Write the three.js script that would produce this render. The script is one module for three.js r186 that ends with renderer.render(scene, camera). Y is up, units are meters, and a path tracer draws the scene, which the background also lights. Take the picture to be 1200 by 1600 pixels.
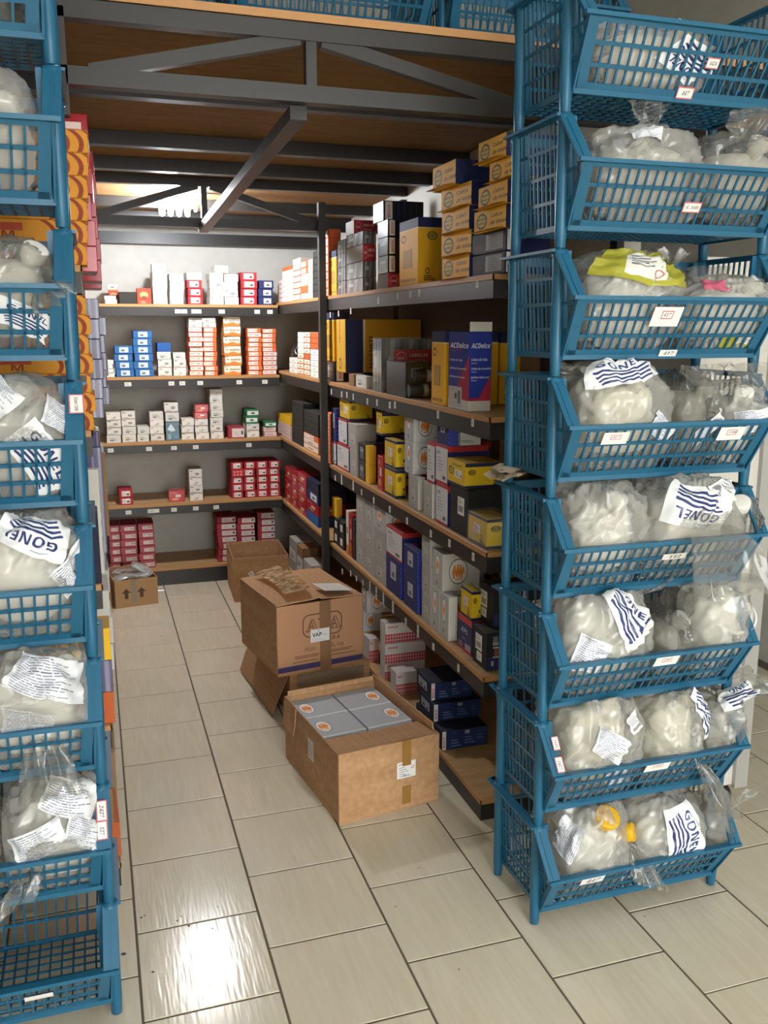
import * as THREE from 'three';
import { RectAreaLightUniformsLib } from 'three/addons/lights/RectAreaLightUniformsLib.js';
import { ImprovedNoise } from 'three/addons/math/ImprovedNoise.js';

// ---------------------------------------------------------------- camera, sky, lights, exposure
const scene = new THREE.Scene();
const camera = new THREE.PerspectiveCamera(59.63, 0.75, 0.05, 60);
camera.position.set(0, 1.6, 0);
camera.rotation.order = 'YXZ';
camera.rotation.set(-0.20278, -0.31257, 0);
scene.add(camera);
scene.background = new THREE.Color(7.4, 7.5, 7.4);          // overcast daylight, enters by the open shop front behind the camera
RectAreaLightUniformsLib.init();
const renderer = new THREE.WebGLRenderer({ antialias: true });
renderer.toneMapping = THREE.LinearToneMapping;
renderer.toneMappingExposure = 1.4;
renderer.shadowMap.enabled = true;
const BULB_CANDELA = 3.2, TUBE_RADIANCE = 6;
const BULB_AT = [0.455, 2.218, -4.9];

// ---------------------------------------------------------------- helpers
const F = 1396.17, EYE = 1.6;
let seed = 7;
const rnd = () => { seed = (seed * 1664525 + 1013904223) >>> 0; return seed / 4294967296; };
const rr = (a, b) => a + (b - a) * rnd();
const perlin = new ImprovedNoise();
const noise = (x, y, z) => perlin.noise(x + 37.2, y + 11.7, z + 71.3);
const V = (x, y, z) => new THREE.Vector3(x, y, z);
// the surveyed view: turns measurements taken on the photograph into places on a known plane (s = distance into the room)
const yw = 0.31257, pt = 0.20278;
const AX = [Math.cos(yw), 0, -Math.sin(yw)], CX = [Math.sin(yw) * Math.cos(pt), -Math.sin(pt), Math.cos(yw) * Math.cos(pt)];
const BX = [CX[1] * AX[2] - CX[2] * AX[1], CX[2] * AX[0] - CX[0] * AX[2], CX[0] * AX[1] - CX[1] * AX[0]];
const sAt = (px, X, Y) => { const k = (px - 600) / F, h = Y - EYE; return (X * (k * CX[0] - AX[0]) + h * (k * CX[1] - AX[1])) / (AX[2] - k * CX[2]); };
const xAt = (px, S, Y) => { const k = (px - 600) / F, h = Y - EYE; return (S * (k * CX[2] - AX[2]) + h * (k * CX[1] - AX[1])) / (AX[0] - k * CX[0]); };
const yAt = (py, X, S) => { const k = (800 - py) / F; return EYE + (X * (k * CX[0] - BX[0]) + S * (k * CX[2] - BX[2])) / (BX[1] - k * CX[1]); };

const used = new Map();
function numbered(n) { const k = used.get(n) ?? 0; used.set(n, k + 1); return k ? n + '_' + String(k).padStart(3, '0') : n; }
function shade(o) { o.castShadow = true; o.receiveShadow = true; return o; }
function thing(name, label, category, p = [0, 0, 0], turn = 0, group) {
  const o = new THREE.Group(); o.name = numbered(name); scene.add(o);
  o.position.set(...p); o.rotation.y = turn;
  o.userData = { label, category }; if (group) o.userData.group = group;
  return o;
}
function struct(name, parent = scene) { const o = new THREE.Group(); o.name = name; o.userData.kind = 'structure'; parent.add(o); return o; }
function part(name, geo, m, parent, label) { const o = shade(new THREE.Mesh(geo, m)); o.name = name; parent.add(o); if (label) o.userData.label = label; return o; }
function top(name, geo, m, label, category, p = [0, 0, 0], turn = 0, group) {
  const o = shade(new THREE.Mesh(geo, m)); o.name = numbered(name); scene.add(o); o.position.set(...p); o.rotation.y = turn;
  o.userData = { label, category }; if (group) o.userData.group = group; return o;
}
// mesh builder: boxes, bars and sheets joined into one geometry, uv in metres
class MB {
  constructor() { this.p = []; this.n = []; this.u = []; }
  quad(a, b, c, d, uv) {
    const e = V().subVectors(b, a), f = V().subVectors(d, a), n = V().crossVectors(e, f).normalize();
    const le = e.length(), lf = f.length(), q = uv ?? [[0, 0], [le, 0], [le, lf], [0, lf]];
    for (const [v, t] of [[a, q[0]], [b, q[1]], [c, q[2]], [a, q[0]], [c, q[2]], [d, q[3]]]) { this.p.push(v.x, v.y, v.z); this.n.push(n.x, n.y, n.z); this.u.push(...t); }
    return this;
  }
  tri(a, b, c) {
    const n = V().crossVectors(V().subVectors(b, a), V().subVectors(c, a)).normalize();
    for (const v of [a, b, c]) { this.p.push(v.x, v.y, v.z); this.n.push(n.x, n.y, n.z); this.u.push(v.x, v.y); }
    return this;
  }
  hexa(c, ex, ey, ez) {   // centre and three half-edge vectors (right-handed)
    const P = (i, j, k) => c.clone().addScaledVector(ex, i).addScaledVector(ey, j).addScaledVector(ez, k);
    this.quad(P(-1, -1, 1), P(1, -1, 1), P(1, 1, 1), P(-1, 1, 1)).quad(P(1, -1, -1), P(-1, -1, -1), P(-1, 1, -1), P(1, 1, -1));
    this.quad(P(1, -1, 1), P(1, -1, -1), P(1, 1, -1), P(1, 1, 1)).quad(P(-1, -1, -1), P(-1, -1, 1), P(-1, 1, 1), P(-1, 1, -1));
    this.quad(P(-1, 1, 1), P(1, 1, 1), P(1, 1, -1), P(-1, 1, -1)).quad(P(-1, -1, -1), P(1, -1, -1), P(1, -1, 1), P(-1, -1, 1));
    return this;
  }
  box(x0, x1, y0, y1, z0, z1) { return this.hexa(V((x0 + x1) / 2, (y0 + y1) / 2, (z0 + z1) / 2), V((x1 - x0) / 2, 0, 0), V(0, (y1 - y0) / 2, 0), V(0, 0, (z1 - z0) / 2)); }
  bar(a, b, w, t, side) {   // square bar from a to b, w across the direction 'side', t across the other
    const d = V().subVectors(b, a), ez = d.clone().multiplyScalar(.5), dn = d.clone().normalize();
    let ex = side.clone().addScaledVector(dn, -side.dot(dn)).normalize(); const ey = V().crossVectors(dn, ex).normalize();
    ex = V().crossVectors(ey, dn).normalize();
    return this.hexa(a.clone().addScaledVector(d, .5), ex.multiplyScalar(w / 2), ey.multiplyScalar(t / 2), ez);
  }
  geo() {
    const g = new THREE.BufferGeometry();
    g.setAttribute('position', new THREE.Float32BufferAttribute(this.p, 3)); g.setAttribute('normal', new THREE.Float32BufferAttribute(this.n, 3)); g.setAttribute('uv', new THREE.Float32BufferAttribute(this.u, 2));
    return g;
  }
}
const boxGeo = (x0, x1, y0, y1, z0, z1) => new MB().box(x0, x1, y0, y1, z0, z1).geo();
// a box with chamfered edges standing on y = 0; each face takes its own rectangle of the print sheet (or metres when no sheet is given)
function chamferBox(w, h, d, c, R = {}) {
  const p = [], n = [], u = [], X = w / 2, Z = d / 2, Y = h / 2; c = Math.min(c, w / 3, h / 3, d / 3);
  const faces = { px: [V(1, 0, 0), V(0, 0, -1), V(0, 1, 0)], nx: [V(-1, 0, 0), V(0, 0, 1), V(0, 1, 0)], py: [V(0, 1, 0), V(1, 0, 0), V(0, 0, -1)], ny: [V(0, -1, 0), V(1, 0, 0), V(0, 0, 1)], pz: [V(0, 0, 1), V(1, 0, 0), V(0, 1, 0)], nz: [V(0, 0, -1), V(-1, 0, 0), V(0, 1, 0)] };
  const half = V(X, Y, Z), ext = (v) => Math.abs(v.x) * X + Math.abs(v.y) * Y + Math.abs(v.z) * Z;
  const put = (v, nn, t) => { p.push(v.x, v.y + Y, v.z); n.push(nn.x, nn.y, nn.z); u.push(t[0], t[1]); };
  for (const [key, [N, U, W]] of Object.entries(faces)) {
    const r = R[key] ?? R.all, eu = ext(U), ew = ext(W), en = ext(N);
    const T = (a, b) => r ? [r[0] + (r[2] - r[0]) * (a + 1) / 2, r[1] + (r[3] - r[1]) * (b + 1) / 2] : [a * eu, b * ew];
    const P = (a, b, i) => { const q = N.clone().multiplyScalar(i ? en - c : en); q.addScaledVector(U, i === 1 || i === 3 ? a * eu : a * (eu - c)); return q.addScaledVector(W, i === 2 || i === 3 ? b * ew : b * (ew - c)); };
    const A = P(-1, -1, 0), B = P(1, -1, 0), C = P(1, 1, 0), D = P(-1, 1, 0), ta = T(-1, -1), tb = T(1, -1), tc = T(1, 1), td = T(-1, 1);
    for (const [v, t] of [[A, ta], [B, tb], [C, tc], [A, ta], [C, tc], [D, td]]) put(v, N, t);
    for (const [s1, s2] of [[U, W], [W, U]]) for (const k of [-1, 1]) {   // half of each chamfer strip belongs to this face
      const isU = s1 === U, nn = N.clone().addScaledVector(s1, k).normalize();
      const e1 = (isU ? eu : ew), e2 = (isU ? ew : eu);
      const a = N.clone().multiplyScalar(en).addScaledVector(s1, k * (e1 - c)), m = N.clone().multiplyScalar(en - c / 2).addScaledVector(s1, k * (e1 - c / 2));
      const q = [a.clone().addScaledVector(s2, -(e2 - c)), a.clone().addScaledVector(s2, e2 - c), m.clone().addScaledVector(s2, e2 - c), m.clone().addScaledVector(s2, -(e2 - c))];
      const t = isU ? [T(k, -1), T(k, 1), T(k, 1), T(k, -1)] : [T(-1, k), T(1, k), T(1, k), T(-1, k)];
      const flip = V().crossVectors(V().subVectors(q[1], q[0]), V().subVectors(q[2], q[0])).dot(nn) < 0;
      for (const i of flip ? [0, 2, 1, 0, 3, 2] : [0, 1, 2, 0, 2, 3]) put(q[i], nn, t[i]);
    }
  }
  for (const i of [-1, 1]) for (const j of [-1, 1]) for (const k of [-1, 1]) {
    const q = [V(i * X, j * (Y - c), k * (Z - c)), V(i * (X - c), j * Y, k * (Z - c)), V(i * (X - c), j * (Y - c), k * Z)];
    if (i * j * k < 0) q.reverse();
    const r = R.py ?? R.all, t = r ? [(r[0] + r[2]) / 2, (r[1] + r[3]) / 2] : [0, 0], nn = V(i, j, k).normalize();
    for (const v of q) put(v, nn, t);
  }
  const g = new THREE.BufferGeometry();
  g.setAttribute('position', new THREE.Float32BufferAttribute(p, 3)); g.setAttribute('normal', new THREE.Float32BufferAttribute(n, 3)); g.setAttribute('uv', new THREE.Float32BufferAttribute(u, 2));
  return g;
}
// computed textures
function dataTex(size, fn, srgb) {
  const a = new Uint8Array(size * size * 4);
  for (let j = 0; j < size; j++) for (let i = 0; i < size; i++) { const c = fn(i / size, j / size), o = (j * size + i) * 4; for (let k = 0; k < 3; k++) a[o + k] = Math.max(0, Math.min(255, (Array.isArray(c) ? c[k] : c) * 255)); a[o + 3] = 255; }
  const t = new THREE.DataTexture(a, size, size); t.magFilter = t.minFilter = THREE.LinearFilter; t.wrapS = t.wrapT = THREE.RepeatWrapping;
  if (srgb) t.colorSpace = THREE.SRGBColorSpace; t.needsUpdate = true; return t;
}
// noise that repeats over the unit square, with fx and fy cells
function tileable(u, v, fx, fy, o = 0) {
  const n = (a, b) => noise(a * fx, b * fy, o);
  return n(u, v) * (1 - u) * (1 - v) + n(u - 1, v) * u * (1 - v) + n(u, v - 1) * (1 - u) * v + n(u - 1, v - 1) * u * v;
}
const mix = (a, b, t) => a.map((x, i) => x + (b[i] - x) * t);
const hex = (h) => { const c = parseInt(h.slice(1), 16); return [(c >> 16) / 255, (c >> 8 & 255) / 255, (c & 255) / 255]; };
const std = (color, roughness = .6, metalness = 0, extra = {}) => new THREE.MeshStandardMaterial({ color, roughness, metalness, ...extra });

// ---------------------------------------------------------------- materials
const grainTex = dataTex(256, (u, v) => { const g = tileable(u, v, 3, 60, 1) * .5 + tileable(u, v, 8, 150, 5) * .5; return mix(hex('#a58153'), hex('#c5a073'), .5 + g); }, true);
const deckTex = dataTex(256, (u, v) => { const g = tileable(u, v, 3, 40, 2) * .5 + tileable(u, v, 30, 30, 9) * .3; return mix(hex('#76532b'), hex('#9a7440'), .5 + g); }, true);
const tileTex = dataTex(512, (u, v) => { const g = tileable(u, v, 60, 5, 3) * .5 + tileable(u, v, 14, 3, 8) * .5 + tileable(u, v, 3, 3, 4) * .35; return mix(hex('#d0c6ae'), hex('#ded6c1'), .5 + g); }, true);
const tileBump = dataTex(512, (u, v) => .5 + tileable(u, v, 90, 9, 13) * .45 + tileable(u, v, 30, 6, 15) * .3);
const wallTex = dataTex(256, (u, v) => { const g = tileable(u, v, 4, 4, 21) * .6 + tileable(u, v, 20, 20, 22) * .4; return mix(hex('#bdbab1'), hex('#d3d1c9'), .5 + g * .7); }, true);
const kraftTex = dataTex(256, (u, v) => { const g = tileable(u, v, 4, 24, 31) * .4 + tileable(u, v, 60, 60, 32) * .5 + tileable(u, v, 3, 3, 33) * .4; return mix(hex('#a67d56'), hex('#c79d74'), .5 + g); }, true);
const M = {
  blue: std('#1e6080', .38), steel: std('#25221f', .42), board: std('#ffffff', .5, 0, { map: grainTex }), edge: std('#b98752', .55),
  deck: std('#ffffff', .75, 0, { map: deckTex }), wall: std('#ffffff', .85, 0, { map: wallTex }), plaster: std('#d6d4cd', .85), tile: std('#ffffff', .17, 0, { map: tileTex, bumpMap: tileBump, bumpScale: .00042 }),
  grout: std('#665a4c', .9), kraft: std('#ffffff', .85, 0, { map: kraftTex }), white: std('#e6e4de', .5), back: std('#5a5046', .8),
  rubber: std('#22201e', .8), chrome: std('#b9bcbd', .25, .9),
  tape: new THREE.MeshPhysicalMaterial({ color: '#c79a4e', roughness: .12, transmission: .45, thickness: 0 }),
  film: new THREE.MeshPhysicalMaterial({ color: '#eeede8', roughness: .085, transmission: .74, thickness: 0, ior: 1.5, side: THREE.DoubleSide }),
  filmDark: new THREE.MeshPhysicalMaterial({ color: '#dcdbd6', roughness: .08, transmission: .87, thickness: 0, ior: 1.5, side: THREE.DoubleSide }),
  jar: std('#edebe4', .4), jarWarm: std('#e6e1cd', .4), jarGrey: std('#b9b7b0', .45), cap: std('#e2b01f', .4), wrap: new THREE.MeshPhysicalMaterial({ color: '#ffffff', roughness: .08, transmission: .95, thickness: 0, side: THREE.DoubleSide }), lightglass: std('#fffdf6', .4, 0, { emissive: '#f4f9ff', emissiveIntensity: 30 }),
};
// ---------------------------------------------------------------- the room
const TILE = 0.32885, ROOM = { l: -.68, r: 3.05, b: 6.07, f: -3.2, h: 3.75 };
{
  const fl = struct('floor');
  part('grout_bed', boxGeo(ROOM.l, ROOM.r, -.12, -.0018, -ROOM.b, -ROOM.f), M.grout, fl);
  const variants = [];
  for (let k = 0; k < 8; k++) {
    const g = chamferBox(TILE - .006, .02, TILE - .006, .0012), u = g.attributes.uv;
    const ox = rnd() * 3, oy = rnd() * 3, q = k % 2 ? 1 : -1; for (let i = 0; i < u.count; i++) u.setXY(i, u.getX(i) * q * 1.6 + ox, u.getY(i) * 1.6 + oy);
    variants.push(g);
  }
  const rest = [];
  for (let i = -2; i < 10; i++) for (let k = -16; k < 14; k++) {
    const x = .0195 + (i + .5) * TILE, s = 1.903 + (k + .5 + (i & 1 ? .5 : 0)) * TILE;
    if (x - TILE / 2 < ROOM.l + .01 || x + TILE / 2 > ROOM.r || s + TILE / 2 > ROOM.b || s - TILE / 2 < ROOM.f) continue;
    if (s > 1.0 && s < 5.75 && x / s < 1.05 && x < 2.7) { const t = part('floor_tile', variants[(i * 5 + k * 3 + 64) % 8], M.tile, fl); t.position.set(x, -.02, -s); t.rotation.y = (i * 7 + k * 11) % 3 ? 0 : Math.PI; }
    else rest.push([x, s]);
  }
  const m = new MB(); for (const [x, s] of rest) m.box(x - TILE / 2 + .002, x + TILE / 2 - .002, -.0015, 0, -s - TILE / 2 + .002, -s + TILE / 2 - .002);
  part('floor_tiles_beyond', m.geo(), M.tile, fl).userData.kind = 'stuff';
  // drops of dark oil and specks on the tiles
  const spots = [[193, 1491, .006], [221, 1434, .0035], [226, 1431, .0025], [239, 1519, .0035], [277, 1439, .0028], [283, 1432, .002], [295, 1447, .0035], [332, 1451, .0024], [340, 1417, .002], [655, 1356, .002], [618, 1417, .0022], [779, 1355, .0035], [717, 1515, .0022], [252, 994, .004], [1008, 1432, .002]];
  const sm = new MB();
  for (const [px, py, r] of spots) { const s = (() => { let S = 2; for (let k = 0; k < 30; k++) { const X = xAt(px, S, 0), y = yAt(py, X, S); S *= 1 + y * .35; } return S; })(), x = xAt(px, s, 0); const c = V(x, .0006, -s); for (let k = 0; k < 10; k++) { const q = (a) => V(x + r * Math.cos(a) * 1.15, .0006, -s - r * Math.sin(a)); sm.tri(c, q(k * .6283), q((k + 1) * .6283)); } }
  part('oil_spot', sm.geo(), std('#2a2622', .5), fl);

  const wb = struct('wall_back'); part('plaster', boxGeo(ROOM.l, ROOM.r, -.12, ROOM.h, -ROOM.b - .12, -ROOM.b), M.wall, wb);
  const wl = struct('wall_left'); part('plaster', boxGeo(ROOM.l - .12, ROOM.l, -.12, ROOM.h, -ROOM.b - .12, -ROOM.f + .12), M.wall, wl);
  const wr = struct('wall_right'); part('plaster', boxGeo(ROOM.r, ROOM.r + .12, -.12, ROOM.h, -ROOM.b - .12, -ROOM.f + .12), M.wall, wr);
  const wp = struct('wall_partition'); part('plaster', boxGeo(1.575, 1.66, 0, 2.36, -ROOM.b, -2.52), M.wall, wp);
  const wf = struct('wall_front');   // shop front with its wide open doorway
  part('plaster', new MB().box(ROOM.l - .12, -.25, -.12, ROOM.h, -ROOM.f, -ROOM.f + .12).box(2.75, ROOM.r + .12, -.12, ROOM.h, -ROOM.f, -ROOM.f + .12).box(-.25, 2.75, 2.95, ROOM.h, -ROOM.f, -ROOM.f + .12).geo(), M.wall, wf);
  const ce = struct('ceiling'); part('slab', boxGeo(ROOM.l - .12, ROOM.r + .12, ROOM.h, ROOM.h + .12, -ROOM.b - .12, -ROOM.f + .12), M.plaster, ce);
  const pv = struct('floor_pavement'); part('slab', boxGeo(-6, 9, -.16, -.02, -ROOM.f + .12, 14), std('#a8a49b', .9), pv);

  // mezzanine: boarded deck on joists, its height falls a little towards the back wall
  const deckY = (s) => 2.372 - (s - 2.45) * .036;
  const mz = struct('ceiling_mezzanine');
  const dx0 = ROOM.l, dx1 = ROOM.r, n = 4, s0 = 2.44, s1 = ROOM.b - .005;
  for (let k = 0; k < n; k++) {   // plywood sheets side by side
    const a = s0 + (s1 - s0) * k / n, b = s0 + (s1 - s0) * (k + 1) / n - .003, g = new MB().hexa(V((dx0 + dx1) / 2, (deckY(a) + deckY(b)) / 2 + .009, -(a + b) / 2), V((dx1 - dx0) / 2, 0, 0), V(0, .009, 0), V(0, (deckY(a) - deckY(b)) / 2, (b - a) / 2)).geo();
    part('deck_board', g, M.deck, mz);
  }
  part('edge_beam', boxGeo(1.58, ROOM.r, 2.31, 2.37, -2.5, -2.45), M.steel, mz);
  part('deck_edge_band', boxGeo(dx0, dx1, deckY(2.44) - .001, deckY(2.44) + .019, -2.439, -2.436), M.edge, mz);
  for (const s of [3.07, 3.72, 4.16, 5.1, 5.55]) part('joist', boxGeo(dx0, dx1, deckY(s) - .052, deckY(s) - .001, -s - .025, -s + .025), M.steel, mz);
  for (const [x, s, y0, y1] of [[-.024, 2.46, 2.108, 2.35], [-.03, 4.5, 1.758, 2.29], [1.5615, 2.5, 0, 2.3], [1.5615, 4.52, 0, 2.24]]) part('column', boxGeo(x - .0125, x + .0125, y0, y1, -s - .02, -s + .02), M.steel, mz);
  part('column', boxGeo(1.096, 1.13, 0, 2.2, -4.46, -4.425), M.steel, mz);
  // trusses across the aisle
  const truss = (s, yb, yt, x0, x1, xm, label, xd, h = .042) => {
    const t = thing('roof_truss', label, 'truss', [0, 0, -s]);
    const A = V(x0, 0, 0), B = V(x1, 0, 0), z = V(0, 0, 1), w = .04, yo = (k) => V(0, k, 0);
    part('top_chord', new MB().bar(A.clone().add(yo(yt - h / 2)), B.clone().add(yo(yt - h / 2)), w, h, z).geo(), M.steel, t);
    part('bottom_chord', new MB().bar(A.clone().add(yo(yb + h / 2)), B.clone().add(yo(yb + h / 2)), w, h, z).geo(), M.steel, t);
    part('web_post', new MB().bar(V(xm, yb + h, 0), V(xm, yt - h, 0), .03, .028, z).geo(), M.steel, t);
    part('diagonal', new MB().bar(V(x0 + .1, yb + h - .008, 0), V(xm - .03, yt - h + .006, 0), .03, .034, z).geo(), M.steel, t);
    part('diagonal', new MB().bar(V(xd, yb + h - .008, 0), V(xm + .03, yt - h + .006, 0), .03, .034, z).geo(), M.steel, t);
  };
  truss(2.46, 2.178, 2.369, -.06, 1.574, .592, 'dark steel truss across the aisle nearest the camera', 1.2);
  truss(4.5, 2.07, 2.297, -.06, 1.57, .555, 'dark steel truss farther in, beside the bare bulb', 1.1);
  top('ridge_beam', new MB().bar(V(.562, 2.158, -2.475), V(.548, 2.066, -4.52), .045, .035, V(1, 0, 0)).geo(), M.steel, 'dark steel beam running lengthwise between the two trusses', 'beam');
  const wbm = new MB().box(ROOM.l, 1.57, 2.12, 2.19, -6.06, -6.0); top('wall_beam', wbm.geo(), M.steel, 'dark steel beam along the back wall under the deck', 'beam');
}
// ceiling fluorescent fittings of the shop, above and behind the camera
function tubeFitting(x, s, label) {
  const t = thing('ceiling_tube_light', label, 'light', [x, ROOM.h, -s]);
  part('housing', boxGeo(-.11, .11, -.06, 0, -.62, .62), M.white, t);
  const gm = std('#ffffff', .4, 0, { emissive: '#f3f8ff', emissiveIntensity: TUBE_RADIANCE });
  for (const k of [-.05, .05]) { const g = new THREE.CylinderGeometry(.014, .014, 1.18, 12); g.rotateX(Math.PI / 2); g.translate(k, -.078, 0); part('tube', g, gm, t); }
  const l = new THREE.RectAreaLight('#f3f8ff', TUBE_RADIANCE, .2, 1.18); l.position.set(0, -.1, 0); l.rotation.x = -Math.PI / 2; t.add(l);
}
tubeFitting(.75, .7, 'white twin tube light on the shop ceiling over the baskets');
tubeFitting(.75, -1.4, 'white twin tube light on the shop ceiling by the doorway');
// bare compact bulb under the mezzanine
{
  const t = thing('light_bulb', 'bare glowing compact bulb hanging under the mezzanine deck', 'light bulb', [BULB_AT[0], BULB_AT[1], BULB_AT[2]]);
  const pts = []; for (let k = 0; k <= 160; k++) { const a = k / 160 * Math.PI * 8, y = -.085 + .17 * k / 160, r = .044; pts.push(V(y, r * Math.cos(a), r * Math.sin(a))); }
  part('spiral_tube', new THREE.TubeGeometry(new THREE.CatmullRomCurve3(pts), 160, .013, 8), M.lightglass, t);
  const b = new THREE.LatheGeometry([[0, .062], [.03, .062], [.03, .075], [.02, .095], [.014, .1], [0, .1]].map(([r, y]) => new THREE.Vector2(r, y)), 20); b.rotateZ(-Math.PI / 2); b.translate(.038, 0, 0);
  part('bulb_base', b, M.white, t); part('bracket', boxGeo(.132, .14, -.02, .06, -.02, .02), M.white, t);
  const l = new THREE.PointLight('#f1f7ff', BULB_CANDELA); l.castShadow = true; l.shadow.radius = 1.6; t.add(l);
}
// ---------------------------------------------------------------- print sheet (atlas) for packaging and labels
const ATLAS = 2048, sheet = document.createElement('canvas'); sheet.width = sheet.height = ATLAS;
const cx = sheet.getContext('2d'); cx.fillStyle = '#888'; cx.fillRect(0, 0, ATLAS, ATLAS);
const tilesOf = {}; let ax = 2, ay = 2, ah = 0;
function print(name, w, h, draw) {
  if (tilesOf[name]) return tilesOf[name];
  if (ax + w + 4 > ATLAS) { ax = 2; ay += ah + 4; ah = 0; }
  cx.save(); cx.beginPath(); cx.rect(ax - 1, ay - 1, w + 2, h + 2); cx.clip(); cx.translate(ax, ay); draw(cx, w, h); cx.restore();
  const r = [(ax + .5) / ATLAS, 1 - (ay + h - .5) / ATLAS, (ax + w - .5) / ATLAS, 1 - (ay + .5) / ATLAS];
  ax += w + 4; ah = Math.max(ah, h); return tilesOf[name] = r;
}
const paint = (c) => print('c' + c, 8, 8, (g) => { g.fillStyle = c; g.fillRect(-2, -2, 14, 14); });
const fill = (g, c, x, y, w, h) => { g.fillStyle = c; g.fillRect(x, y, w, h); };
const word = (g, s, x, y, size, c, font = 'bold', fam = 'sans-serif') => { g.fillStyle = c; g.font = font + ' ' + size + 'px ' + fam; g.textBaseline = 'middle'; g.fillText(s, x, y); };
const lines = (g, x, y, w, n, step, c, t = 2) => { for (let k = 0; k < n; k++) fill(g, c, x, y + k * step, w * (.55 + .45 * ((k * 37 % 11) / 11)), t); };
const bars = (g, x, y, w, h, c = '#222') => { let k = 0, i = 0; while (k < w) { const t = 1 + (i * 7 % 3); fill(g, c, x + k, y, Math.min(t, w - k), h); k += t + 1 + (i * 5 % 2); i++; } };
const oval = (g, x, y, rx, ry, c, line) => { g.beginPath(); g.ellipse(x, y, rx, ry, 0, 0, 7); if (line) { g.lineWidth = line; g.strokeStyle = c; g.stroke(); } else { g.fillStyle = c; g.fill(); } };
function flame(g, x, y, rx, ry) {
  oval(g, x, y, rx, ry, '#f1efe9'); g.save(); g.translate(x, y); g.scale(rx / 40, ry / 40); g.strokeStyle = '#e8892b'; g.lineCap = 'round'; g.lineJoin = 'round';
  for (const [w, ...q] of [[7, -20, 20, -17, -18, -8, 14, -2, -20], [7, -2, -20, 3, 17, 11, -18], [7, 11, -18, 14, 20, 22, -10], [4, -26, 8, -23, -6], [4, 24, -6, 26, 8], [3, -12, 26, 16, 25]]) { g.lineWidth = w; g.beginPath(); g.moveTo(q[0], q[1]); for (let k = 2; k < q.length; k += 2) g.lineTo(q[k], q[k + 1]); g.stroke(); }
  g.restore(); oval(g, x, y, rx, ry, '#4a4c58', Math.max(1.5, rx * .06));
}
function gear(g, x, y, rx, ry, s = 1) { oval(g, x, y, rx, ry, '#2c2a22'); oval(g, x, y, rx * .84, ry * .78, '#d8b42c'); g.textAlign = 'center'; word(g, 'MAGNETI', x, y - ry * .26, rx * .36, '#22201a'); word(g, 'MARELLI', x, y + ry * .26, rx * .36, '#22201a'); g.textAlign = 'left'; }
const YEL = '#efb915', NAVY = '#1b2560', KRAFT = '#a8825a', PALE = '#e6e1d6', GREY = '#8f8c85';
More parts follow.
